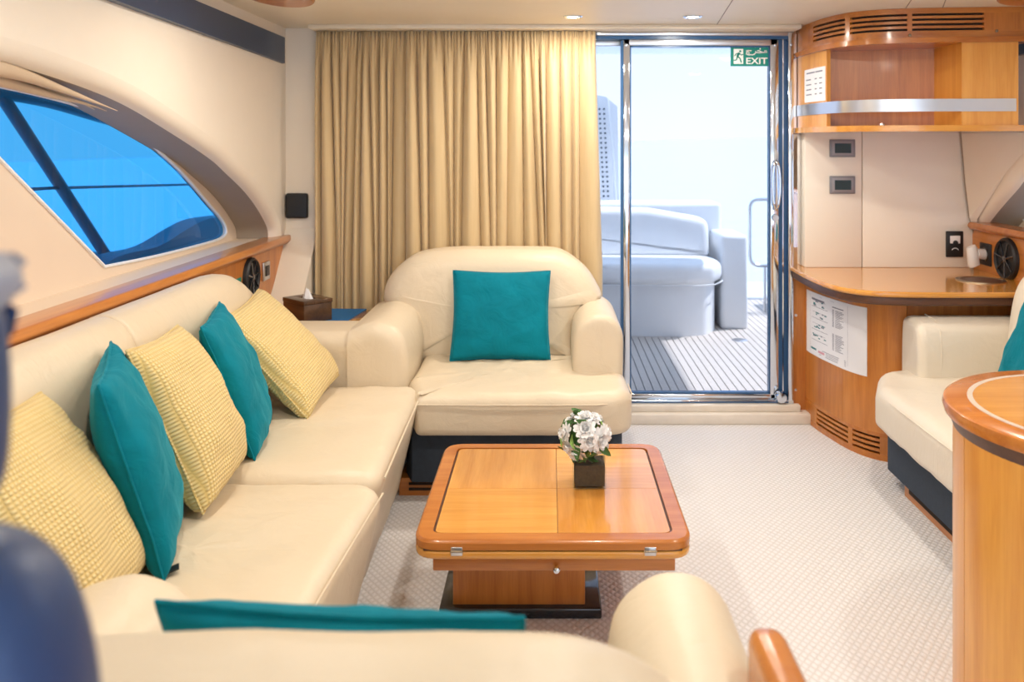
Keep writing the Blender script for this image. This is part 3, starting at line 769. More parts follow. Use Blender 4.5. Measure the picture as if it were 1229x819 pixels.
# ================================================================== SOFAS
def wr(p, amp, sc=5.0, ax=(1, 1, 1)):
    rd = (1-abs(noise.noise(Vector((p.x*sc*1.1*ax[0]+3, p.y*sc*1.1*ax[1], p.z*2)))))**8 + (1-abs(noise.noise(Vector((p.x*sc*1.9*ax[0], p.y*sc*1.9*ax[1]+7, p.z*2)))))**10
    return p + Vector((0, 0, amp*.55*rd*(amp > .0055) + amp*noise.fractal(Vector((p.x*sc*ax[0], p.y*sc*ax[1], p.z*sc)), 1.0, 2.0, 3)))
LS_B = [(-.68,.40),(-.69,.54),(-.74,.625),(-.80,.69),(-.79,.78),(-.72,.865),(-.62,.918),(-.4,.934),(-.08,.934),(.06,.920),(.17,.845),(.235,.75),(.245,.70),(.17,.625),(.125,.54),(.115,.40)]
def loveseat(label, my, group=None):
    """two-seat unit; my maps the aft depth to the real one (the second unit faces the first)"""
    t = thing('loveseat', label, 'sofa', (-.2, my(4.0), 0))
    fl = my(1) < my(0)
    def pr(name, poly, axis, a0, a1, r, m, **k):
        if axis == 'Y':
            b0, b1 = sorted((my(a0), my(a1))); r_, r0_ = r, k.pop('r0', r)
            if fl: r_, r0_ = r0_, r_
            return soft_prism(name, poly, 'Y', b0, b1, r_, m, t, r0=r0_, **k)
        if axis == 'Z': poly = [(p[0], my(p[1])) for p in poly]
        return soft_prism(name, poly, axis, a0, a1, r, m, t, **k)
    sg = -1 if fl else 1
    pr('backrest', resample(cat_closed(LS_B, 4), .03), 'Y', 4.10, 4.40, .10, 'leather', deform=lambda p: wr(Vector((p.x, p.y+sg*.16*(p.z-.44), p.z*(.985 if fl else 1))), .004, 6), puff=.02, seg=7)
    seat = round_poly([(-.60,4.2),(.315,4.2),(.338,3.46),(-.533,3.46),(-.60,3.70)], [.02,.02,.13,.03,.05], 8)
    cush = pr('seat_cushion', resample(seat, .03), 'Z', .285, .452, .05, 'leather', puff=.012, caps=12, r0=.03, deform=lambda p: wr(p, .007, 6, (1, .6, 1)) if p.z > .3 else p)
    la = cat_closed([(-.60,.40),(-.595,.56),(-.63,.66),(-.71,.70),(-.78,.69),(-.86,.66),(-1.0,.645),(-1.02,.42),(-1.0,.2),(-.62,.2)], 4)
    cut(pr('armrest', la, 'Y', 3.63, 4.36, .06, 'leather', r0=.065, seg=7), (-.842, 0, 0), (-1, 0, 0))
    ra = cat_closed([(.10,.42),(.10,.58),(.125,.655),(.19,.70),(.265,.692),(.315,.63),(.32,.52),(.318,.42),(.318,.30),(.11,.30)], 4)
    pr('armrest', ra, 'Y', 3.65 if fl else 3.79, 4.36, .06, 'leather', r0=.035, seg=5)
    b = round_poly([(-.60,4.4),(.30,4.4),(.298,3.56),(-.562,3.56),(-.60,3.66)], [.02,.02,.06,.01,.01], 4)
    pr('base', b, 'Z', .07, .30, 0, 'navy_fabric', caps=0, r0=0, mid=1)
    pb = [(-.62,4.36),(.27,4.36),(.27,3.60),(-.62,3.60)]
    plin = pr('plinth', pb, 'Z', 0, .072, 0, 'cherry_x', caps=0, r0=0, mid=1)
    for z in (.022, .044):
        lo, hi = sorted((my(3.596), my(3.60)))
        box('vent_slot', (-.58, lo, z), (.22, hi, z+.010), 'slot_dark', plin)
    tube_obj('seam', [(x, my(y_), .415) for x, y_ in ((-.525,3.457),(-.3,3.452),(.0,3.452),(.18,3.455),(.27,3.475),(.325,3.53),(.338,3.62),(.335,3.76))], .0028, 'leather', cush, 6)
    return t
loveseat('cream leather loveseat in front of the tan curtain', lambda y: y)
fg = loveseat('cream leather loveseat seen from behind with its back to the viewer', lambda y: 5.20-y)
# wooden end panel of the near loveseat
ep = round_poly([(.28,.02),(.337,.02),(.337,.76),(.28,.76)], [.0,.0,.026,.026], 5)
soft_prism('end_panel', ep, 'Y', .55, 1.29, .06, 'rim', fg, caps=0)

ls = thing('long_sofa', 'long cream leather sofa under the blue window', 'sofa', (-1.0, 2.6, 0))
def lean(p): return Vector((p.x-.24*max(0, .40-p.z), p.y, p.z))
A = round_poly([(-1.2,2.615),(-.51,2.615),(-.53,3.63),(-1.2,3.63)], [.02,.09,.10,.02], 7)
B = round_poly([(-1.2,1.66),(-.53,1.66),(-.485,2.605),(-1.2,2.605)], [.02,.09,.09,.02], 6)
cA = soft_prism('seat_cushion', resample(A, .035), 'Z', .03, .452, .055, 'leather', ls, r0=.02, puff=.012, caps=12, deform=lambda p: wr(lean(p), .007, 6, (.6, 1, 1)))
cB = soft_prism('seat_cushion', resample(B, .035), 'Z', .03, .445, .055, 'leather', ls, r0=.02, puff=.012, caps=12, deform=lambda p: wr(lean(p), .008, 6, (.5, 1.2, 1)))
bp = cat_closed([(-1.372,.38),(-1.372,.60),(-1.372,.86),(-1.36,.925),(-1.30,.952),(-1.235,.935),(-1.19,.87),(-1.165,.76),(-1.145,.62),(-1.125,.40),(-1.2,.36)], 4)
def drop_end(p):
    t = max(0, (p.y-3.28)/.46); return wr(Vector((p.x, p.y, p.z-max(0, p.z-.42)*.42*t**2.2)), .003, 5)
soft_prism('backrest', bp, 'Y', 2.52, 3.74, .10, 'leather', ls, r0=.018, seg=8, mid=16, deform=drop_end)
soft_prism('backrest', bp, 'Y', 1.25, 2.525, .018, 'leather', ls, r0=.05, seg=5, mid=12, deform=lambda p: wr(p, .003, 5))
for (y0, y1, rf, rb) in ((3.645, 3.97, .07, .06), (1.27, 1.595, .06, .07)):
    ep_ = resample(round_poly([(-1.372,.2),(-.52,.2),(-.52,.655),(-1.372,.655)], [.09,.1,.1,.09], 6), .04)
    cut(soft_prism('end_arm', ep_, 'Y', y0, y1, rb, 'leather', ls, r0=rf, seg=7), (-.838, 0, 0), (1, 0, 0))
box('plinth', (-1.2, 1.68, 0), (-.66, 3.62, .04), 'dark_wood', ls)
tube_obj('seam', [(-.522,1.77,.428),(-.515,2.0,.428),(-.50,2.3,.428),(-.487,2.55,.428)], .003, 'leather', cB, 6)
tube_obj('seam', [(-.502,2.66,.432),(-.51,3.0,.432),(-.52,3.44,.432)], .003, 'leather', cA, 6)

# right sofa
rs = thing('side_sofa', 'cream leather sofa with navy base beside the corner cupboard', 'sofa', (1.75, 3.0, 0))
S = round_poly([(1.335,2.55),(2.1,2.55),(2.1,3.92),(1.62,3.93),(1.44,3.84),(1.345,3.62)], [.05,.02,.02,.12,.12,.16], 6)
cS = soft_prism('seat_cushion', resample(S, .045), 'Z', .262, .452, .06, 'leather_light', rs, r0=.04, puff=.01, caps=12, deform=lambda p: wr(p, .006, 6, (.5, 1.2, 1)))
soft_prism('base', round_poly([(1.43,2.58),(2.1,2.58),(2.1,3.86),(1.56,3.86),(1.43,3.72)], [.02,.02,.02,.1,.08], 5), 'Z', .07, .29, 0, 'navy_fabric', rs, caps=0, r0=0, mid=1)
pS = soft_prism('plinth', [(1.46,2.58),(2.1,2.58),(2.1,3.6),(1.46,3.6)], 'Z', 0, .072, 0, 'cherry_y', rs, caps=0, r0=0, mid=1)
box('vent_slot', (1.456, 2.95, .028), (1.462, 3.55, .044), 'slot_dark', pS); box('vent_slot', (1.456, 2.62, .028), (1.462, 2.9, .044), 'slot_dark', pS)
ap = cat_closed([(3.70,.42),(3.695,.56),(3.71,.65),(3.76,.685),(3.86,.69),(3.905,.66),(3.915,.55),(3.915,.42),(3.915,.33),(3.72,.33)], 4)
aS_ = soft_prism('armrest', ap, 'X', 1.565, 2.18, .02, 'leather_light', rs, r0=.035, seg=5)
tube_obj('seam', [(1.655, y_, z) for y_, z in ((3.699,.46),(3.692,.56),(3.707,.652),(3.76,.69),(3.86,.695))], .0028, 'leather_light', aS_, 6)
bq = cat_closed([(2.18,.38),(2.18,.6),(2.175,.86),(2.13,.92),(2.05,.935),(1.97,.91),(1.925,.84),(1.90,.72),(1.885,.56),(1.88,.40),(1.96,.36)], 4)
soft_prism('backrest', bq, 'Y', 2.56, 3.72, .14, 'leather_light', rs, r0=.03, seg=8, mid=12)
tube_obj('seam', [(1.345,2.62,.425),(1.337,3.0,.425),(1.338,3.45,.425)], .003, 'leather_light', cS, 6)

# ================================================================== PILLOWS
def pillow_mesh(w_, h_, T, seed, n=26, pinch=.055, wrinkle=.006):
    v, f = [], []
    idx = {}
    for side in (1, -1):
        for i in range(n+1):
            for j in range(n+1):
                u, q = -1+2*i/n, -1+2*j/n
                # denser sampling near the rim
                u = sin(u*pi/2)*.5+u*.5; q = sin(q*pi/2)*.5+q*.5
                edge = i in (0, n) or j in (0, n)
                if side == -1 and edge: idx[(side, i, j)] = idx[(1, i, j)]; continue
                x = w_/2*u*(1-pinch*cos(q*pi/2)*abs(u)); y_ = h_/2*q*(1-pinch*cos(u*pi/2)*abs(q))
                th_ = T/2*((1-u*u)*(1-q*q))**.36
                nz = noise.fractal(Vector((u*1.7+seed*3.1, q*1.7, side*2+seed)), 1, 2, 3)
                th_ *= 1+.16*nz
                z = side*th_ + (0 if edge else wrinkle*noise.noise(Vector((u*4+seed, q*4, side*3.0))))
                # sag towards the bottom
                z *= 1-.12*q
                idx[(side, i, j)] = len(v); v.append((x, y_, z))
    for side in (1, -1):
        for i in range(n):
            for j in range(n):
                a = [idx[(side, i, j)], idx[(side, i+1, j)], idx[(side, i+1, j+1)], idx[(side, i, j+1)]]
                f.append(tuple(a if side == 1 else a[::-1]))
    n_ = n
    rim = [idx[(1, i, 0)] for i in range(n_)]+[idx[(1, n_, j)] for j in range(n_)]+[idx[(1, n_-i, n_)] for i in range(n_)]+[idx[(1, 0, n_-j)] for j in range(n_)]
    return v, f, rim
SOLIDS = []
def solid(o, M=None):
    """remember a finished body so that later pillows press against it"""
    M = M or Matrix.Identity(4)
    SOLIDS.append(BVHTree.FromPolygons([M @ v.co for v in o.data.vertices], [tuple(p.vertices) for p in o.data.polygons]))
def within(b, p):
    q = p.copy(); d = Vector((.137, .211, .968)); k = 0
    for _ in range(40):
        h = b.ray_cast(q, d)
        if h[0] is None: break
        k += 1; q = h[0]+d*1e-5
    return k % 2 == 1
def settle(pts, faces, depth=.004):
    """cloth gives way: points inside a body move to its surface, and their neighbours follow a little"""
    nb = [set() for _ in pts]
    for q in faces:
        for a, b in zip(q, q[1:]+q[:1]): nb[a].add(b); nb[b].add(a)
    for rnd_ in range(3):
        off = [Vector((0, 0, 0)) for _ in pts]
        for b in SOLIDS:
            for i, p in enumerate(pts):
                h = b.find_nearest(p, .15)
                if h[0] is not None and h[3] > depth and within(b, p):
                    d = h[0]-p; off[i] += d*(1-depth/h[3])
        if rnd_ < 2:
            for _ in range(3):
                sm = [sum((off[j] for j in nb[i]), Vector((0, 0, 0)))/len(nb[i]) for i in range(len(pts))]
                off = [a if a.length > b.length else b for a, b in zip(off, sm)]
        pts = [p+o for p, o in zip(pts, off)]
    return pts
def pillow(name, label, m, c, right, up, w_=.46, h_=.46, T=.16, seed=1, grp=None, tagpart=False):
    up = Vector(up).normalized(); right = Vector(right); right = (right-up*right.dot(up)).normalized(); nrm = right.cross(up)
    v, f, rim = pillow_mesh(w_, h_, T, seed)
    M = Matrix(((right.x, up.x, nrm.x, c[0]), (right.y, up.y, nrm.y, c[1]), (right.z, up.z, nrm.z, c[2]), (0, 0, 0, 1)))
    Mi = M.inverted(); v = [Mi @ p for p in settle([M @ Vector(p) for p in v], f)]
    o = link(name, v, f, m, None, True, 75)
    o.matrix_world = M; solid(o, M)
    tag(o, label, 'pillow', grp)
    # sewn edge
    pts = [v[k] for k in rim]
    vv, ff = tube(pts, .0035, 6, True)
    s_ = link('seam', vv, ff, m, None, True); s_.parent = o
    if tagpart:
        e = v[rim[3]]; q = MB().box((e[0]-.014, e[1]+.002, e[2]-.004), (e[0]+.014, e[1]+.005, e[2]+.034)).build('care_tag', 'black'); q.parent = o
    return o
for b_ in [o for o in bpy.data.objects if o.type == 'MESH' and o.name.split('.')[0] in ('seat_cushion', 'backrest', 'end_arm', 'armrest') and o.parent in (ls, rs, fg, bpy.data.objects['loveseat'])]: solid(b_)
pillow('yellow_pillow', 'yellow waffle pillow leaning in the sofa corner by the tissue box', 'yellow', (-1.025, 3.345, .658), (.02, .97, .03), (-.32, -.03, .36), .48, .48, .17, 2)
pillow('yellow_pillow', 'yellow waffle pillow between the two teal velvet pillows', 'yellow', (-1.035, 2.51, .682), (-.22, .95, .13), (-.19, .0, .405), .47, .47, .19, 3)
pillow('yellow_pillow', 'yellow waffle pillow beside the navy helm chair', 'yellow', (-1.035, 1.81, .68), (-.26, .93, .10), (-.24, 0, .43), .47, .48, .18, 4)
pillow('teal_pillow', 'teal velvet pillow squeezed between two yellow pillows nearest the tissue box', 'teal', (-1.05, 2.925, .672), (-.24, .97, 0), (-.34, -.083, .94), .45, .45, .14, 5)
pillow('teal_pillow', 'teal velvet pillow with a black tag standing on the long sofa', 'teal', (-1.026, 2.165, .686), (-.40, .92, 0), (-.25, -.11, .94), .46, .48, .15, 8, tagpart=True)
pillow('teal_pillow', 'flat square teal velvet pillow on the loveseat before the curtain', 'teal', (-.226, 4.042, .656), (1, .02, .0), (-.0, .15, .42), .455, .413, .13, 6)
pillow('teal_pillow', 'teal velvet pillow peeking over the back of the near loveseat', 'teal', (-.262, 1.158, .672), (-1, -.04, .25), (0, -.16, .42), .46, .43, .13, 9)
pillow('teal_pillow', 'teal velvet pillow on the sofa behind the round counter', 'teal', (1.85, 3.25, .67), (0, -1, 0), (.33, 0, .94), .46, .46, .15, 10)

# ================================================================== CORNER TABLE
ct = thing('corner_table', 'small wooden corner table behind the sofa arms', 'table', (-1.1, 4.25, 0))
soft_prism('table_top', [(-1.378,3.966),(-.84,3.966),(-.84,4.46),(-1.378,4.46)], 'Z', .575, .605, .006, 'honey_x', ct, caps=0, mid=1, seg=2, deform=lambda p: Vector((p.x, min(p.y, 4.27 if p.x < -1.22 else 9), p.z)))
box('cabinet_body', (-1.37, 3.98, 0), (-.86, 4.27, .575), 'cherry_z', ct)
tag(link('place_mat', *loft([[(-1.205,4.06,.604),(-.97,4.05,.604),(-.93,4.44,.604),(-1.165,4.45,.604)], [(-1.205,4.06,.609),(-.97,4.05,.609),(-.93,4.44,.609),(-1.165,4.45,.609)]]), 'mat_blue', None, False), 'blue cloth mat under the tissue box', 'mat')
tb = thing('tissue_box', 'dark brown tissue box on the blue mat', 'tissue box', (-1.18, 4.19, .609))
d1, d2 = Vector((-.72, .69, 0)).normalized()*.185, Vector((.64, .77, 0)).normalized()*.15
c0 = Vector((-1.140, 4.062, .608))
mid_ = c0+d1/2+d2/2
rot = Matrix(((d1.normalized().x, d2.normalized().x, 0), (d1.normalized().y, d2.normalized().y, 0), (0, 0, 1)))
def tbx(name, lo, hi, m, r=.003):
    o = box(name, lo, hi, m, None, r); o.parent = tb
    M = Matrix.Identity(4); e1 = d1.normalized(); e2 = Vector((-e1.y, e1.x, 0)) * (1 if Vector((-e1.y, e1.x, 0)).dot(d2) > 0 else -1)
    for i in range(3): M[i][0] = e1[i]; M[i][1] = e2[i]
    o.matrix_local = Matrix.Translation(mid_-tb.location) @ M; return o
tbx('box_body', (-.095,-.075,0), (.095,.075,.085), 'walnut'); 
for lo, hi in (((-.097,-.077,.085),(.097,-.022,.104)), ((-.097,.022,.085),(.097,.077,.104)), ((-.097,-.022,.085),(-.05,.022,.104)), ((.05,-.022,.085),(.097,.022,.104))): tbx('lid_board', lo, hi, 'walnut', .002)
tv = [mid_+Vector((x, y_, z)) for x, y_, z in ((-.03,0,.088),(-.012,-.014,.10),(.016,-.010,.098),(.03,.004,.088),(.008,.012,.10),(-.008,.004,.15),(.006,.0,.142))]
ts = link('tissue', tv, [(0,1,5),(1,2,6,5),(2,3,6),(3,4,6),(4,0,5),(4,5,6)], 'tissue', tb, True, 30)

# ================================================================== COFFEE TABLE
tx0, tx1, ty0, ty1, tz = -.377, .393, 2.392, 3.172, .362
ctb = thing('coffee_table', 'square cherry coffee table with inlaid folding top', 'table', (0, 2.8, 0))
fo = round_poly([(tx0,ty0),(tx1,ty0),(tx1,ty1),(tx0,ty1)], .075, 7)
soft_prism('lower_leaf', fo, 'Z', tz-.053, tz-.029, .008, 'honey_x', ctb, caps=0, mid=1, seg=3)
def ringframe(name, outer, inner, z0, z1, m, parent, bev=.008):
    pr = [(outer, z0), (outer, z1-bev), (inset(outer, bev*.4), z1-bev*.4), (inset(outer, bev), z1), (inner, z1), (inner, z0)]
    v, f = loft([[(p[0], p[1], z) for p in r] for r, z in pr], False, False)
    return link(name, v, f, m, parent, True, 30)
ins = .048
inn = round_poly([(tx0+ins,ty0+ins),(tx1-ins,ty0+ins),(tx1-ins,ty1-ins),(tx0+ins,ty1-ins)], .03, 7)
ringframe('top_rim', fo, inn, tz-.026, tz, 'rim', ctb)
link('groove_bed', *loft([[(p[0],p[1],tz-.024) for p in inset(inn, -.004)], [(p[0],p[1],tz-.008) for p in inset(inn, -.004)]]), 'dark_wood', ctb, False)
cxm, cym = .022, (ty0+ty1)/2-.02
g = .006
ix0, ix1, iy0, iy1 = tx0+ins+g, tx1-ins-g, ty0+ins+g, ty1-ins-g
for (a, b, c_, d, m, rr) in ((ix0, cxm, cym, iy1, 'honey_y', (0,0,0,.024)), (ix0, cxm, iy0, cym, 'honey_x', (.024,0,0,0)), (cxm, ix1, cym, iy1, 'honey_x', (0,0,.024,0)), (cxm, ix1, iy0, cym, 'honey_y', (0,.024,0,0))):
    pp = round_poly([(a+.0006,c_+.0006),(b-.0006,c_+.0006),(b-.0006,d-.0006),(a+.0006,d-.0006)], rr, 5)
    soft_prism('inlay_panel', pp, 'Z', tz-.01, tz-.002, .0006, m, ctb, caps=0, mid=1, seg=1)
box('leaf_joint', (tx0+.03, ty0+.006, tz-.03), (tx1-.03, ty1-.006, tz-.025), 'dark_wood', ctb)
for x in (-.255, .275):
    hg = box('hinge', (x-.016, ty0-.0015, tz-.041), (x+.016, ty0+.01, tz-.017), 'steel', ctb, .002)
    tube_obj('hinge_pin', [(x-.017, ty0-.002, tz-.0285), (x+.017, ty0-.002, tz-.0285)], .003, 'brass_old', hg, 8)
box('apron', (tx0+.052, ty0+.035, tz-.100), (tx1-.045, ty1-.05, tz-.053), 'cherry_x', ctb, .004)
kb = lathe_obj('knob', [(0, -.022), (.008, -.019), (.0105, -.012), (.008, -.005), (.004, 0), (.004, .02)], 'chrome', ctb, 16, (.018, 2.425, tz-.089), 'Y')
box('pedestal', (-.298, 2.685, .03), (.108, 3.10, tz-.098), 'cherry_z', ctb, .004)
box('plinth', (-.338, 2.662, 0), (.158, 3.14, .034), 'black_gloss', ctb, .006)

# ------------------------------------------------------------------ vase with flowers
vz = tz-.002
vc = Vector(((707-660)*2.80/F, 2.80, vz))
va = thing('flower_vase', 'square glass vase of white flowers on the coffee table', 'vase', tuple(vc))
hw, vh, tk = .052, .108, .004
sq = round_poly([(vc.x-hw,vc.y-hw),(vc.x+hw,vc.y-hw),(vc.x+hw,vc.y+hw),(vc.x-hw,vc.y+hw)], .006, 3)
sqi = inset(sq, tk)
v, f = loft([[(p[0],p[1],vz) for p in sq], [(p[0],p[1],vz+vh) for p in sq], [(p[0],p[1],vz+vh) for p in sqi], [(p[0],p[1],vz+.008) for p in sqi]])
link('glass_body', v, f, 'clear_glass', va, True, 30)
v, f = loft([[(p[0],p[1],vz+.010) for p in inset(sq, tk+.0008)], [(p[0],p[1],vz+.074) for p in inset(sq, tk+.0008)]]); link('bark_fill', v, f, 'vase_fill', va, False)
def bloom_mesh(R_, layers, seed):
    rnd = random.Random(seed); v, f = [], []
    for L in range(layers):
        n = 11-L; tilt = radians(8+L*72/layers); rl = R_*(1-.13*L)
        for k in range(n):
            a = 2*pi*(k+.5*(L % 2))/n+rnd.uniform(-.12, .12); w0 = R_*.20
            tl = tilt+rnd.uniform(-.12, .12)
            d = Vector((cos(a)*cos(tl), sin(a)*cos(tl), sin(tl))); s = Vector((-sin(a), cos(a), 0)); up = d.cross(s)*-1
            b = len(v)
            for q, ww, cup in ((.08, .35, 0), (.5, 1.0, .05), (.85, .95, .13), (1.0, .35, .2)):
                c = d*rl*q+up*(-R_*cup if L > 1 else R_*cup*.3)
                v += [c-s*w0*ww, c+s*w0*ww]
            for q in range(3): f.append((b+2*q, b+2*q+1, b+2*q+3, b+2*q+2))
    return v, f
fc = Vector((vc.x-.014, vc.y-.012, vz+.158))
protos = []
for sd_ in range(3):
    v, f = bloom_mesh(.034, 5, sd_); o = link('bloom', v, f, 'petal', None, True, 80); protos.append(o.data); bpy.data.objects.remove(o)
def child(name, me, parent, loc, nrm, sc, roll):
    o = bpy.data.objects.new(name, me); COL.objects.link(o); o.parent = parent
    q = Vector(nrm).normalized().to_track_quat('Z', 'Y')
    o.matrix_local = Matrix.Translation(Vector(loc)-parent.location) @ q.to_matrix().to_4x4() @ Matrix.Rotation(roll, 4, 'Z') @ Matrix.Scale(sc, 4)
    return o
rnd = random.Random(12)
bl = [(0,-.35,.9,1.05),(.0,-.8,.55,1.15),(.55,-.75,.05,1.25),(.15,-.95,.05,1.1),(-.85,-.4,.25,1.0),(-.45,-.75,-.65,1.1),(-.75,-.55,-.4,.85),(.85,-.3,.25,.9),(.35,-.2,.85,.85),(-.4,.2,.85,.8),(.5,.5,.6,.9),(-.6,.6,.4,.9),(0,.9,.4,.9),(.9,.3,-.1,.9),(-.9,.3,-.1,.8),(.75,-.6,-.3,.95)]
for i, (a, b, c_, s) in enumerate(bl):
    d = Vector((a, b, c_)).normalized(); child('flower', protos[i % 3], va, fc+Vector((d.x*.068, d.y*.054, d.z*.062)), d, s, rnd.uniform(0, 6))
lv = [(0,0,0),(.008,.012,.003),(.010,.028,.004),(.005,.044,.0),(0,.052,-.004),(-.005,.044,.0),(-.010,.028,.004),(-.008,.012,.003),(0,.014,-.001),(0,.03,-.002)]
lf = [(0,1,8),(1,2,9,8),(2,3,9),(3,4,9),(4,5,9),(5,6,9),(6,7,8,9),(7,0,8)]
lms = []
for m in ('leaf', 'leaf_light'):
    o = link('leaf', lv, lf, m, None, True, 80); lms.append(o.data); bpy.data.objects.remove(o)
for k in range(54):
    z = 1-2*(k+.5)/54; a = k*2.399; r_ = sqrt(1-z*z); d = Vector((r_*cos(a), r_*sin(a), z*.95+.05)).normalized()
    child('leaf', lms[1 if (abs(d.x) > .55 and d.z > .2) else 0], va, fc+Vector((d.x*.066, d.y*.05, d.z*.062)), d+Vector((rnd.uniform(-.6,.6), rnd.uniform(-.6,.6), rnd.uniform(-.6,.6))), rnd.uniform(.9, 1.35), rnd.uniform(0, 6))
v, f = lathe([(0,-.05),(.03,-.045),(.048,-.02),(.05,.01),(.04,.035),(0,.048)], 14, fc); link('foliage_core', v, f, 'leaf', va)
for k in range(5):
    a = k*1.3; tube_obj('stem', [(vc.x+.02*cos(a), vc.y+.02*sin(a), vz+.07), (fc.x+.02*cos(a+1), fc.y+.02*sin(a+1), fc.z-.02)], .003, 'leaf', va, 5)

# ================================================================== WALL CUPBOARD (upper right)
UC = cat_open([(1.30,4.59),(1.305,4.42),(1.325,4.22),(1.375,4.06),(1.47,3.965),(1.62,3.915),(1.84,3.89),(2.13,3.86)], 8)
UL = arc_len(UC)[-1]
uc = thing('wall_cupboard', 'cherry overhead cupboard with louvred fascia and steel rail', 'cupboard', (1.7, 4.2, 1.5))
curve_wall('fascia_backing', UC, 1.925, 2.054, .01, 'slot_dark', uc, off=-.018)
zt0, zt1 = 1.953, 2.030
curve_wall('fascia_board', UC, 1.92, zt0, .02, 'cherry_x', uc); curve_wall('fascia_board', UC, zt1, 2.0545, .02, 'cherry_x', uc)
def s_at(px, Yg=None):
    """arc length on UC whose point is seen in column px"""
    best = min(range(400), key=lambda k: abs(PX+F*sub_path(UC, UL*k/400, UL*k/400+1e-6, 1)[0][0]/sub_path(UC, UL*k/400, UL*k/400+1e-6, 1)[0][1]-px)); return UL*best/400
marks = [s_at(p) for p in (976, 1014.5, 1019.5, 1089, 1094.5, 1181)]
def smp(s0, s1): return sub_path(UC, s0, s1, max(3, int((s1-s0)/.03)))
for a, b in ((.0005, marks[0]), (marks[1], marks[2]), (marks[3], marks[4]), (marks[5], UL-.001)): curve_wall('fascia_post', smp(a, b), zt0, zt1, .02, 'cherry_z', uc)
ns = 4; slot = .0105; bar = (zt1-zt0-ns*slot)/(ns-1)
for a, b in ((marks[0], marks[1]), (marks[2], marks[3]), (marks[4], marks[5])):
    for k in range(ns-1):
        z = zt0+slot+k*(bar+slot); curve_wall('vent_slat', smp(a, b), z, z+bar, .016, 'cherry_x', uc, off=-.001)
curve_wall('moulding', UC, 1.898, 1.922, .035, 'rim', uc, off=.018)
def plate(name, path, z0, z1, m, parent, off=0):
    P_ = offset_open(path, -off)+[(2.16, 4.58), (1.31, 4.58)]
    v, f = loft([[(p[0], p[1], z0) for p in P_], [(p[0], p[1], z1) for p in P_]]); return link(name, v, f, m, parent, False)
plate('soffit', UC, 1.90, 1.918, 'cherry_x', uc, -.03)
plate('bottom_shelf', UC, 1.503, 1.530, 'honey_x', uc, .02)
sA, sB = s_at(992), s_at(1154)
curve_wall('side_panel', smp(.0005, sA), 1.53, 1.90, .02, 'honey_z', uc)
v, f = loft([[(1.34, 4.30, z), (2.10, 4.10, z), (2.10, 4.13, z), (1.34, 4.33, z)] for z in (1.53, 1.90)]); link('niche_back', v, f, 'cherry_z', uc, False)
pB = sub_path(UC, sB, UL-.06, 6); P_ = pB+[(pB[-1][0], 4.4), (pB[0][0], 4.4)]
v, f = loft([[(p[0], p[1], z) for p in P_] for z in (1.53, 1.90)]); link('end_block', v, f, 'honey_z', uc, False)
curve_wall('steel_rail', sub_path(UC, .0005, UL-.07, 50), 1.592, 1.648, .003, 'steel', uc, off=.004)
for px, z, nm in ((1092, 1.934, 'keyhole'), (1196, 1.948, 'keyhole')):
    p = sub_path(UC, s_at(px), s_at(px)+.001, 1)[0]; lathe_obj(nm, [(0, -.004), (.006, -.003), (.007, .002)], 'brass_old', uc, 12, (p[0], p[1]-.002, z), 'Y')
p = sub_path(UC, s_at(1064), s_at(1064)+.001, 1)[0]
lathe_obj('catch', [(0, .012), (.012, .010), (.014, 0)], 'chrome', uc, 12, (p[0], p[1]+.05, 1.53))
# printed sheet on the cupboard side
def paper_on(name, label, path, z0, z1, prints, off=.002):
    t = thing(name, label, 'notice', (path[len(path)//2][0], path[len(path)//2][1], (z0+z1)/2))
    sh = curve_wall('sheet', path, z0, z1, .0015, 'paper', t, off=off)
    L = arc_len(path)[-1]
    mbs = {}
    for (u0, u1, v0, v1, m) in prints:
        sp_ = sub_path(path, L*u0, L*u1, 3); A_ = offset_open(sp_, -off-.0004)
        mbq = mbs.setdefault(m, MB())
        for a, b in zip(A_[:-1], A_[1:]):
            za, zb = z0+(z1-z0)*v0, z0+(z1-z0)*v1
            mbq.add([(a[0],a[1],za),(b[0],b[1],za),(b[0],b[1],zb),(a[0],a[1],zb)], [(0,1,2,3)])
    for m, q in mbs.items(): q.build('print', m, sh)
    return t
rnd = random.Random(5)
pr_ = [(.12,.55,.86,.90,'ink'),(.58,.9,.86,.90,'ink')]
for k in range(4):
    vv = .66-k*.15
    pr_ += [(.10,.10+.25*rnd.uniform(.7,1.2),vv,vv+.035,'ink'),(.55,.65,vv,vv+.035,'ink'),(.76,.88,vv,vv+.035,'ink')]
paper_on('notice_sheet', 'small white list on the overhead cupboard side', smp(s_at(966), s_at(991)), 1.656, 1.822, pr_)

# ================================================================== CORNER CUPBOARD + COUNTER (lower right)
LC = cat_open([(1.335,4.60),(1.345,4.46),(1.37,4.31),(1.42,4.12),(1.50,4.00),(1.62,3.945),(1.80,3.93),(2.19,3.93)], 8)
LL = arc_len(LC)[-1]
def s_lc(px):
    best = min(range(400), key=lambda k: abs(PX+F*sub_path(LC, LL*k/400, LL*k/400+1e-6, 1)[0][0]/sub_path(LC, LL*k/400, LL*k/400+1e-6, 1)[0][1]-px)); return LL*best/400
cc = thing('corner_cupboard', 'curved cherry corner cupboard with a floor vent', 'cupboard', (1.7, 4.3, 0))
s1, s2 = s_lc(1011), s_lc(1089)
def slc(a, b): return sub_path(LC, a, b, max(4, int((b-a)/.03)))
zv = .125
for a, b in ((.0005, s1-.001), (s1+.001, s2-.0015), (s2+.0015, LL-.001)): curve_wall('front_panel', slc(a, b), zv, .745, .02, 'cherry_z', cc)
curve_wall('inner_lining', LC, .0, .745, .01, 'slot_dark', cc, off=-.021)
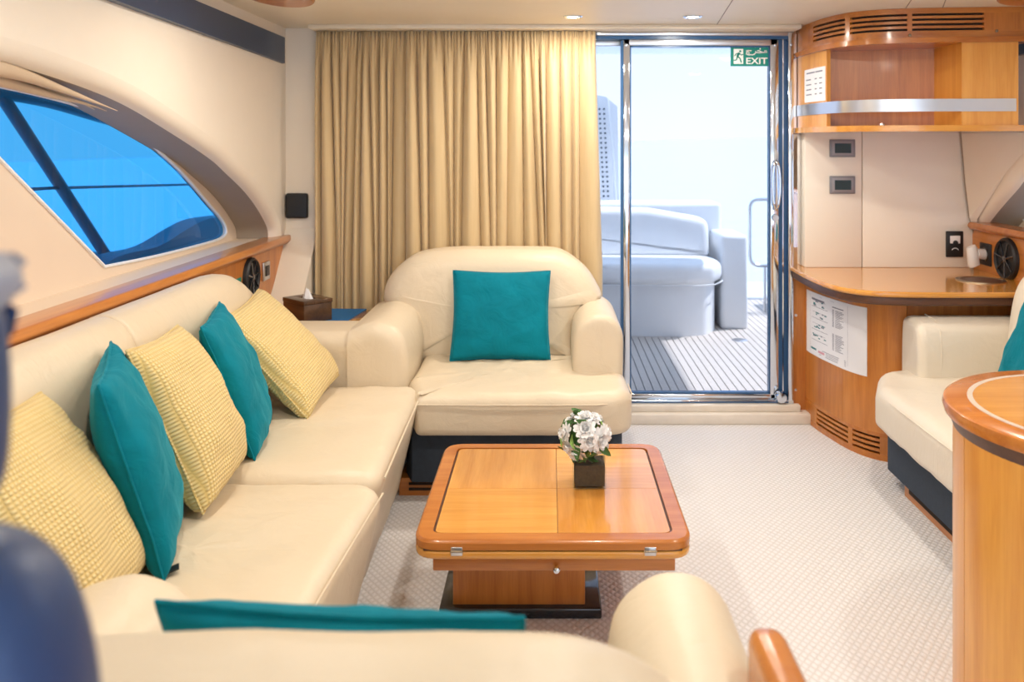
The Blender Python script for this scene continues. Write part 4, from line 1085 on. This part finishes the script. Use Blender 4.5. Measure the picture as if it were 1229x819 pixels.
curve_wall('kick_board', LC, .0, .028, .02, 'rim', cc); curve_wall('kick_board', LC, .108, zv, .02, 'rim', cc)
v0, v1, v2, v3 = s_lc(980), s_lc(1018), s_lc(1023), s_lc(1056)
for a, b in ((.0005, v0), (v1, v2), (v3, LL-.001)): curve_wall('kick_post', slc(a, b), .028, .108, .02, 'cherry_z', cc)
for a, b in ((v0, v1), (v2, v3)):
    for k in range(3): curve_wall('vent_slat', slc(a, b), .039+k*.023, .039+k*.023+.012, .016, 'cherry_x', cc, off=-.001)
CTc = cat_open([(1.255,4.60),(1.25,4.42),(1.25,4.22),(1.265,4.04),(1.315,3.89),(1.42,3.80),(1.60,3.772),(1.85,3.77),(2.19,3.77)], 8)
cw = thing('curved_worktop', 'glossy cherry worktop curving above the corner cupboard', 'worktop', (1.7, 4.2, .8))
def slab(name, off, z0, z1, m):
    P_ = offset_open(CTc, off)+[(XR, 4.56), (1.30, 4.60)]
    b = .007
    v, f = loft([[(p[0], p[1], z) for p in offset_open(CTc, off+o)+[(XR, 4.56), (1.30, 4.60)]] for o, z in ((b, z0), (0, z0+b), (0, z1-b), (b*.3, z1-b*.3), (b, z1))]); return link(name, v, f, m, cw, True, 30)
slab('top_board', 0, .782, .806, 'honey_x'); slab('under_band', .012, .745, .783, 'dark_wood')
# floor plan poster
prints = [(.14,.40,.885,.915,'ink'),(.10,.78,.955,.958,'ink')]
prints += [(.10,.102,.06,.955,'ink'),(.78,.782,.06,.955,'ink')]
for vv in (.78, .60, .42, .25):
    prints += [(.14,.46,vv,vv+.006,'ink'),(.16,.42,vv+.10,vv+.104,'ink')]
    for k in range(7): 
        u = .15+rnd.random()*.26; q = vv+.015+rnd.random()*.075; prints.append((u, u+.03+.03*rnd.random(), q, q+.018, rnd.choice(['ink', 'ink_teal', 'ink_teal'])))
for v_a, v_b, n_ in ((.58,.85,14),(.22,.48,13)):
    for k in range(n_):
        q = v_a+(v_b-v_a)*k/n_; prints += [(.54,.57,q,q+.010,'ink'),(.59,.59+.14*rnd.uniform(.5,1),q,q+.008,'ink')]
prints += [(.54,.72,.87,.885,'ink'),(.12,.24,.09,.12,'ink_teal'),(.28,.40,.075,.11,'ink_pink')]
for k in range(4): prints.append((.30+.02*k,.76,.05+.025*k,.058+.025*k,'ink'))
paper_on('safety_plan', 'large white plan sheet taped to the curved cupboard', slc(s_lc(968.5), s_lc(1041)), .372, .69, prints)

# thermostats, outlet, adaptor, ring
for py, lab in ((178, 'upper grey thermostat display on the cream panel'), (222, 'lower grey thermostat display on the cream panel')):
    c = at_y(1010.5, py, 4.53)
    t = thing('thermostat', lab, 'thermostat', tuple(c), None)
    box('housing', (c.x-.066, 4.518, c.z-.046), (c.x+.066, 4.532, c.z+.046), 'grey_plastic', t, .004)
    bz = box('bezel', (c.x-.055, 4.514, c.z-.036), (c.x+.055, 4.519, c.z+.036), 'bezel_grey', t, .002)
    box('display', (c.x-.042, 4.512, c.z-.025), (c.x+.042, 4.515, c.z+.025), 'screen_dark', bz)
c = at_y(1145, 293, 4.53)
t = thing('wall_outlet', 'tall black outlet plate with a pale insert above the counter', 'socket', tuple(c))
box('plate', (c.x-.044, 4.518, c.z-.067), (c.x+.044, 4.532, c.z+.067), 'black', t, .004)
box('insert', (c.x-.026, 4.514, c.z+.004), (c.x+.026, 4.52, c.z+.044), 'paper', t, .002)
lathe_obj('dial', [(0, -.010), (.012, -.008), (.013, 0)], 'black', t, 16, (c.x, 4.516, c.z+.008), 'Y')
tube_obj('meter_arc', [(c.x+.016*cos(a), 4.5165, c.z-.030+.010*sin(a)) for a in [pi*k/8 for k in range(9)]], .002, 'paper', t, 6)
c = Vector((XR-.013, 4.385, .893))
t = thing('wall_socket', 'dark socket plate on the rail panel holding a white adaptor', 'socket', tuple(c))
box('plate', (c.x-.008, c.y-.055, c.z-.055), (c.x+.004, c.y+.055, c.z+.055), 'black', t, .004); lathe_obj('well', [(.03, -.010), (.034, -.012), (.038, -.006)], 'black_gloss', t, 20, tuple(c), 'X')
a0 = Vector((c.x-.01, c.y-.0, c.z))
t = thing('plug_adaptor', 'white plug adaptor in the counter socket', 'adaptor', tuple(a0))
v, f = tube([a0, a0+Vector((-.045,-.01,.006))], [.027, .024], 16); link('plug', v, f, 'white_plastic', t)
v, f = tube([a0+Vector((-.072,-.012,.040)), a0+Vector((-.068,-.012,.032)), a0+Vector((-.058,-.012,-.052)), a0+Vector((-.056,-.012,-.056))], [.022, .026, .028, .024], 16); link('socket_body', v, f, 'white_plastic', t)
v, f = tube([a0+Vector((-.056,-.012,-.054)), a0+Vector((-.052,-.012,-.097))], [.021, .019], 14); link('clear_tail', v, f, 'clear_glass', t)
c = at_z(1177, 337, .806)
t = thing('counter_hatch', 'round dark lidded opening with metal ring in the counter', 'hatch', tuple(c))
lathe_obj('ring', [(.088, 0), (.088, .005), (.094, .008), (.108, .005), (.110, -.002)], 'brass_old', t, 36, tuple(c)); lathe_obj('lid', [(0, .002), (.05, .003), (.089, .004), (.089, -.001)], 'dark_wood', t, 32, tuple(c))

# ================================================================== ROUND BAR (right foreground)
bc = Vector((1.385, 2.12, 0)); rt, rb_ = .397, .372
rb = thing('round_bar', 'round cherry bar counter with polished ring on its top', 'counter', tuple(bc))
zt = .80
lathe_obj('top_rim', [(.30, zt-.03), (.30, zt), (rt-.012, zt), (rt-.003, zt-.006), (rt, zt-.018), (rt-.004, zt-.034), (rt-.012, zt-.038)], 'rim', rb, 96, tuple(bc))
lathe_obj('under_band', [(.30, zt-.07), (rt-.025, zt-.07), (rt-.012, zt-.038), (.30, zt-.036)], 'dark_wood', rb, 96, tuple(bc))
lathe_obj('inlay_ring', [(.325, zt-.004), (.325, zt+.0015), (.338, zt+.0015), (.338, zt-.004)], 'gold_ring', rb, 96, tuple(bc))
lathe_obj('top_panel', [(0, zt-.01), (0, zt+.0006), (.325, zt+.0006), (.325, zt-.01)], 'honey_x', rb, 96, tuple(bc))
def arc_wall(name, a0, a1, m, r=rb_, z0=0, z1=zt-.068, th_=.02, n=36):
    rings = []
    for k in range(n+1):
        a = a0+(a1-a0)*k/n; ca, sa = cos(a), sin(a)
        rings.append([(bc.x+r*ca, bc.y+r*sa, z0), (bc.x+r*ca, bc.y+r*sa, z1), (bc.x+(r-th_)*ca, bc.y+(r-th_)*sa, z1), (bc.x+(r-th_)*ca, bc.y+(r-th_)*sa, z0)])
    v, f = loft(rings); return link(name, v, f, m, rb, True, 30)
aS = radians(170)
for k in range(200):
    a = radians(150+k*.4); X_, Y_ = bc.x+rb_*cos(a), bc.y+rb_*sin(a)
    if abs(PX+F*X_/Y_-1157.5) < .8 and a > radians(163): aS = a; break
seam_g = .004
arc_wall('side_panel', aS+seam_g, aS+radians(120)-seam_g, 'honey_z'); arc_wall('side_panel', aS+radians(120)+seam_g, aS+radians(240)-seam_g, 'honey_z'); arc_wall('side_panel', aS+radians(240)+seam_g, aS+radians(360)-seam_g, 'honey_z')
lathe_obj('core', [(0, 0), (rb_-.021, 0), (rb_-.021, zt-.07), (0, zt-.07)], 'slot_dark', rb, 48, tuple(bc))

# ================================================================== HELM CHAIR (left foreground)
hc = thing('helm_chair', 'navy vinyl helm chair beside the long sofa', 'chair', (-.62, .45, 0))
hY = .53
def HP(px, py): q = at_y(px+(9 if py < 600 else 4), py, hY+.03); return (q.x, q.z)
lo_pts = [HP(-330,612), HP(-120,606), HP(0,620), HP(50,640), HP(88,682), HP(112,745), HP(126,830), HP(128,930), HP(110,1010), HP(0,1040), HP(-330,1040)]
soft_prism('back_bolster', cat_closed(lo_pts, 4), 'Y', hY-.05, hY+.06, .05, 'navy_vinyl', hc, seg=6, caps=4)
up_pts = [HP(-330,350), HP(-60,350), HP(0,362), HP(13,420), HP(15,500), HP(8,570), HP(-8,600), HP(-60,625), HP(-330,625)]
soft_prism('backrest', cat_closed(up_pts, 4), 'Y', hY-.045, hY+.05, .04, 'navy_vinyl', hc, seg=6, caps=4)
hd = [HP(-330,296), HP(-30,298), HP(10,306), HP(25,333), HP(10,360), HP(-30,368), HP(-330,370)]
soft_prism('head_roll', cat_closed(hd, 4), 'Y', hY-.05, hY+.045, .028, 'navy_vinyl_glare', hc, seg=6, caps=3)
q0, q1 = HP(-330, 600)[0], HP(126, 600)[0]
soft_prism('seat', round_poly([(q0,.05),(q1,.05),(q1,hY),(q0,hY)], .06, 5), 'Z', .78, .92, .04, 'navy_vinyl', hc)
lathe_obj('pedestal', [(0,0),(.19,0),(.19,.02),(.05,.05),(.045,.78),(0,.78)], 'steel', hc, 24, ((q0+q1)/2, .30, 0))
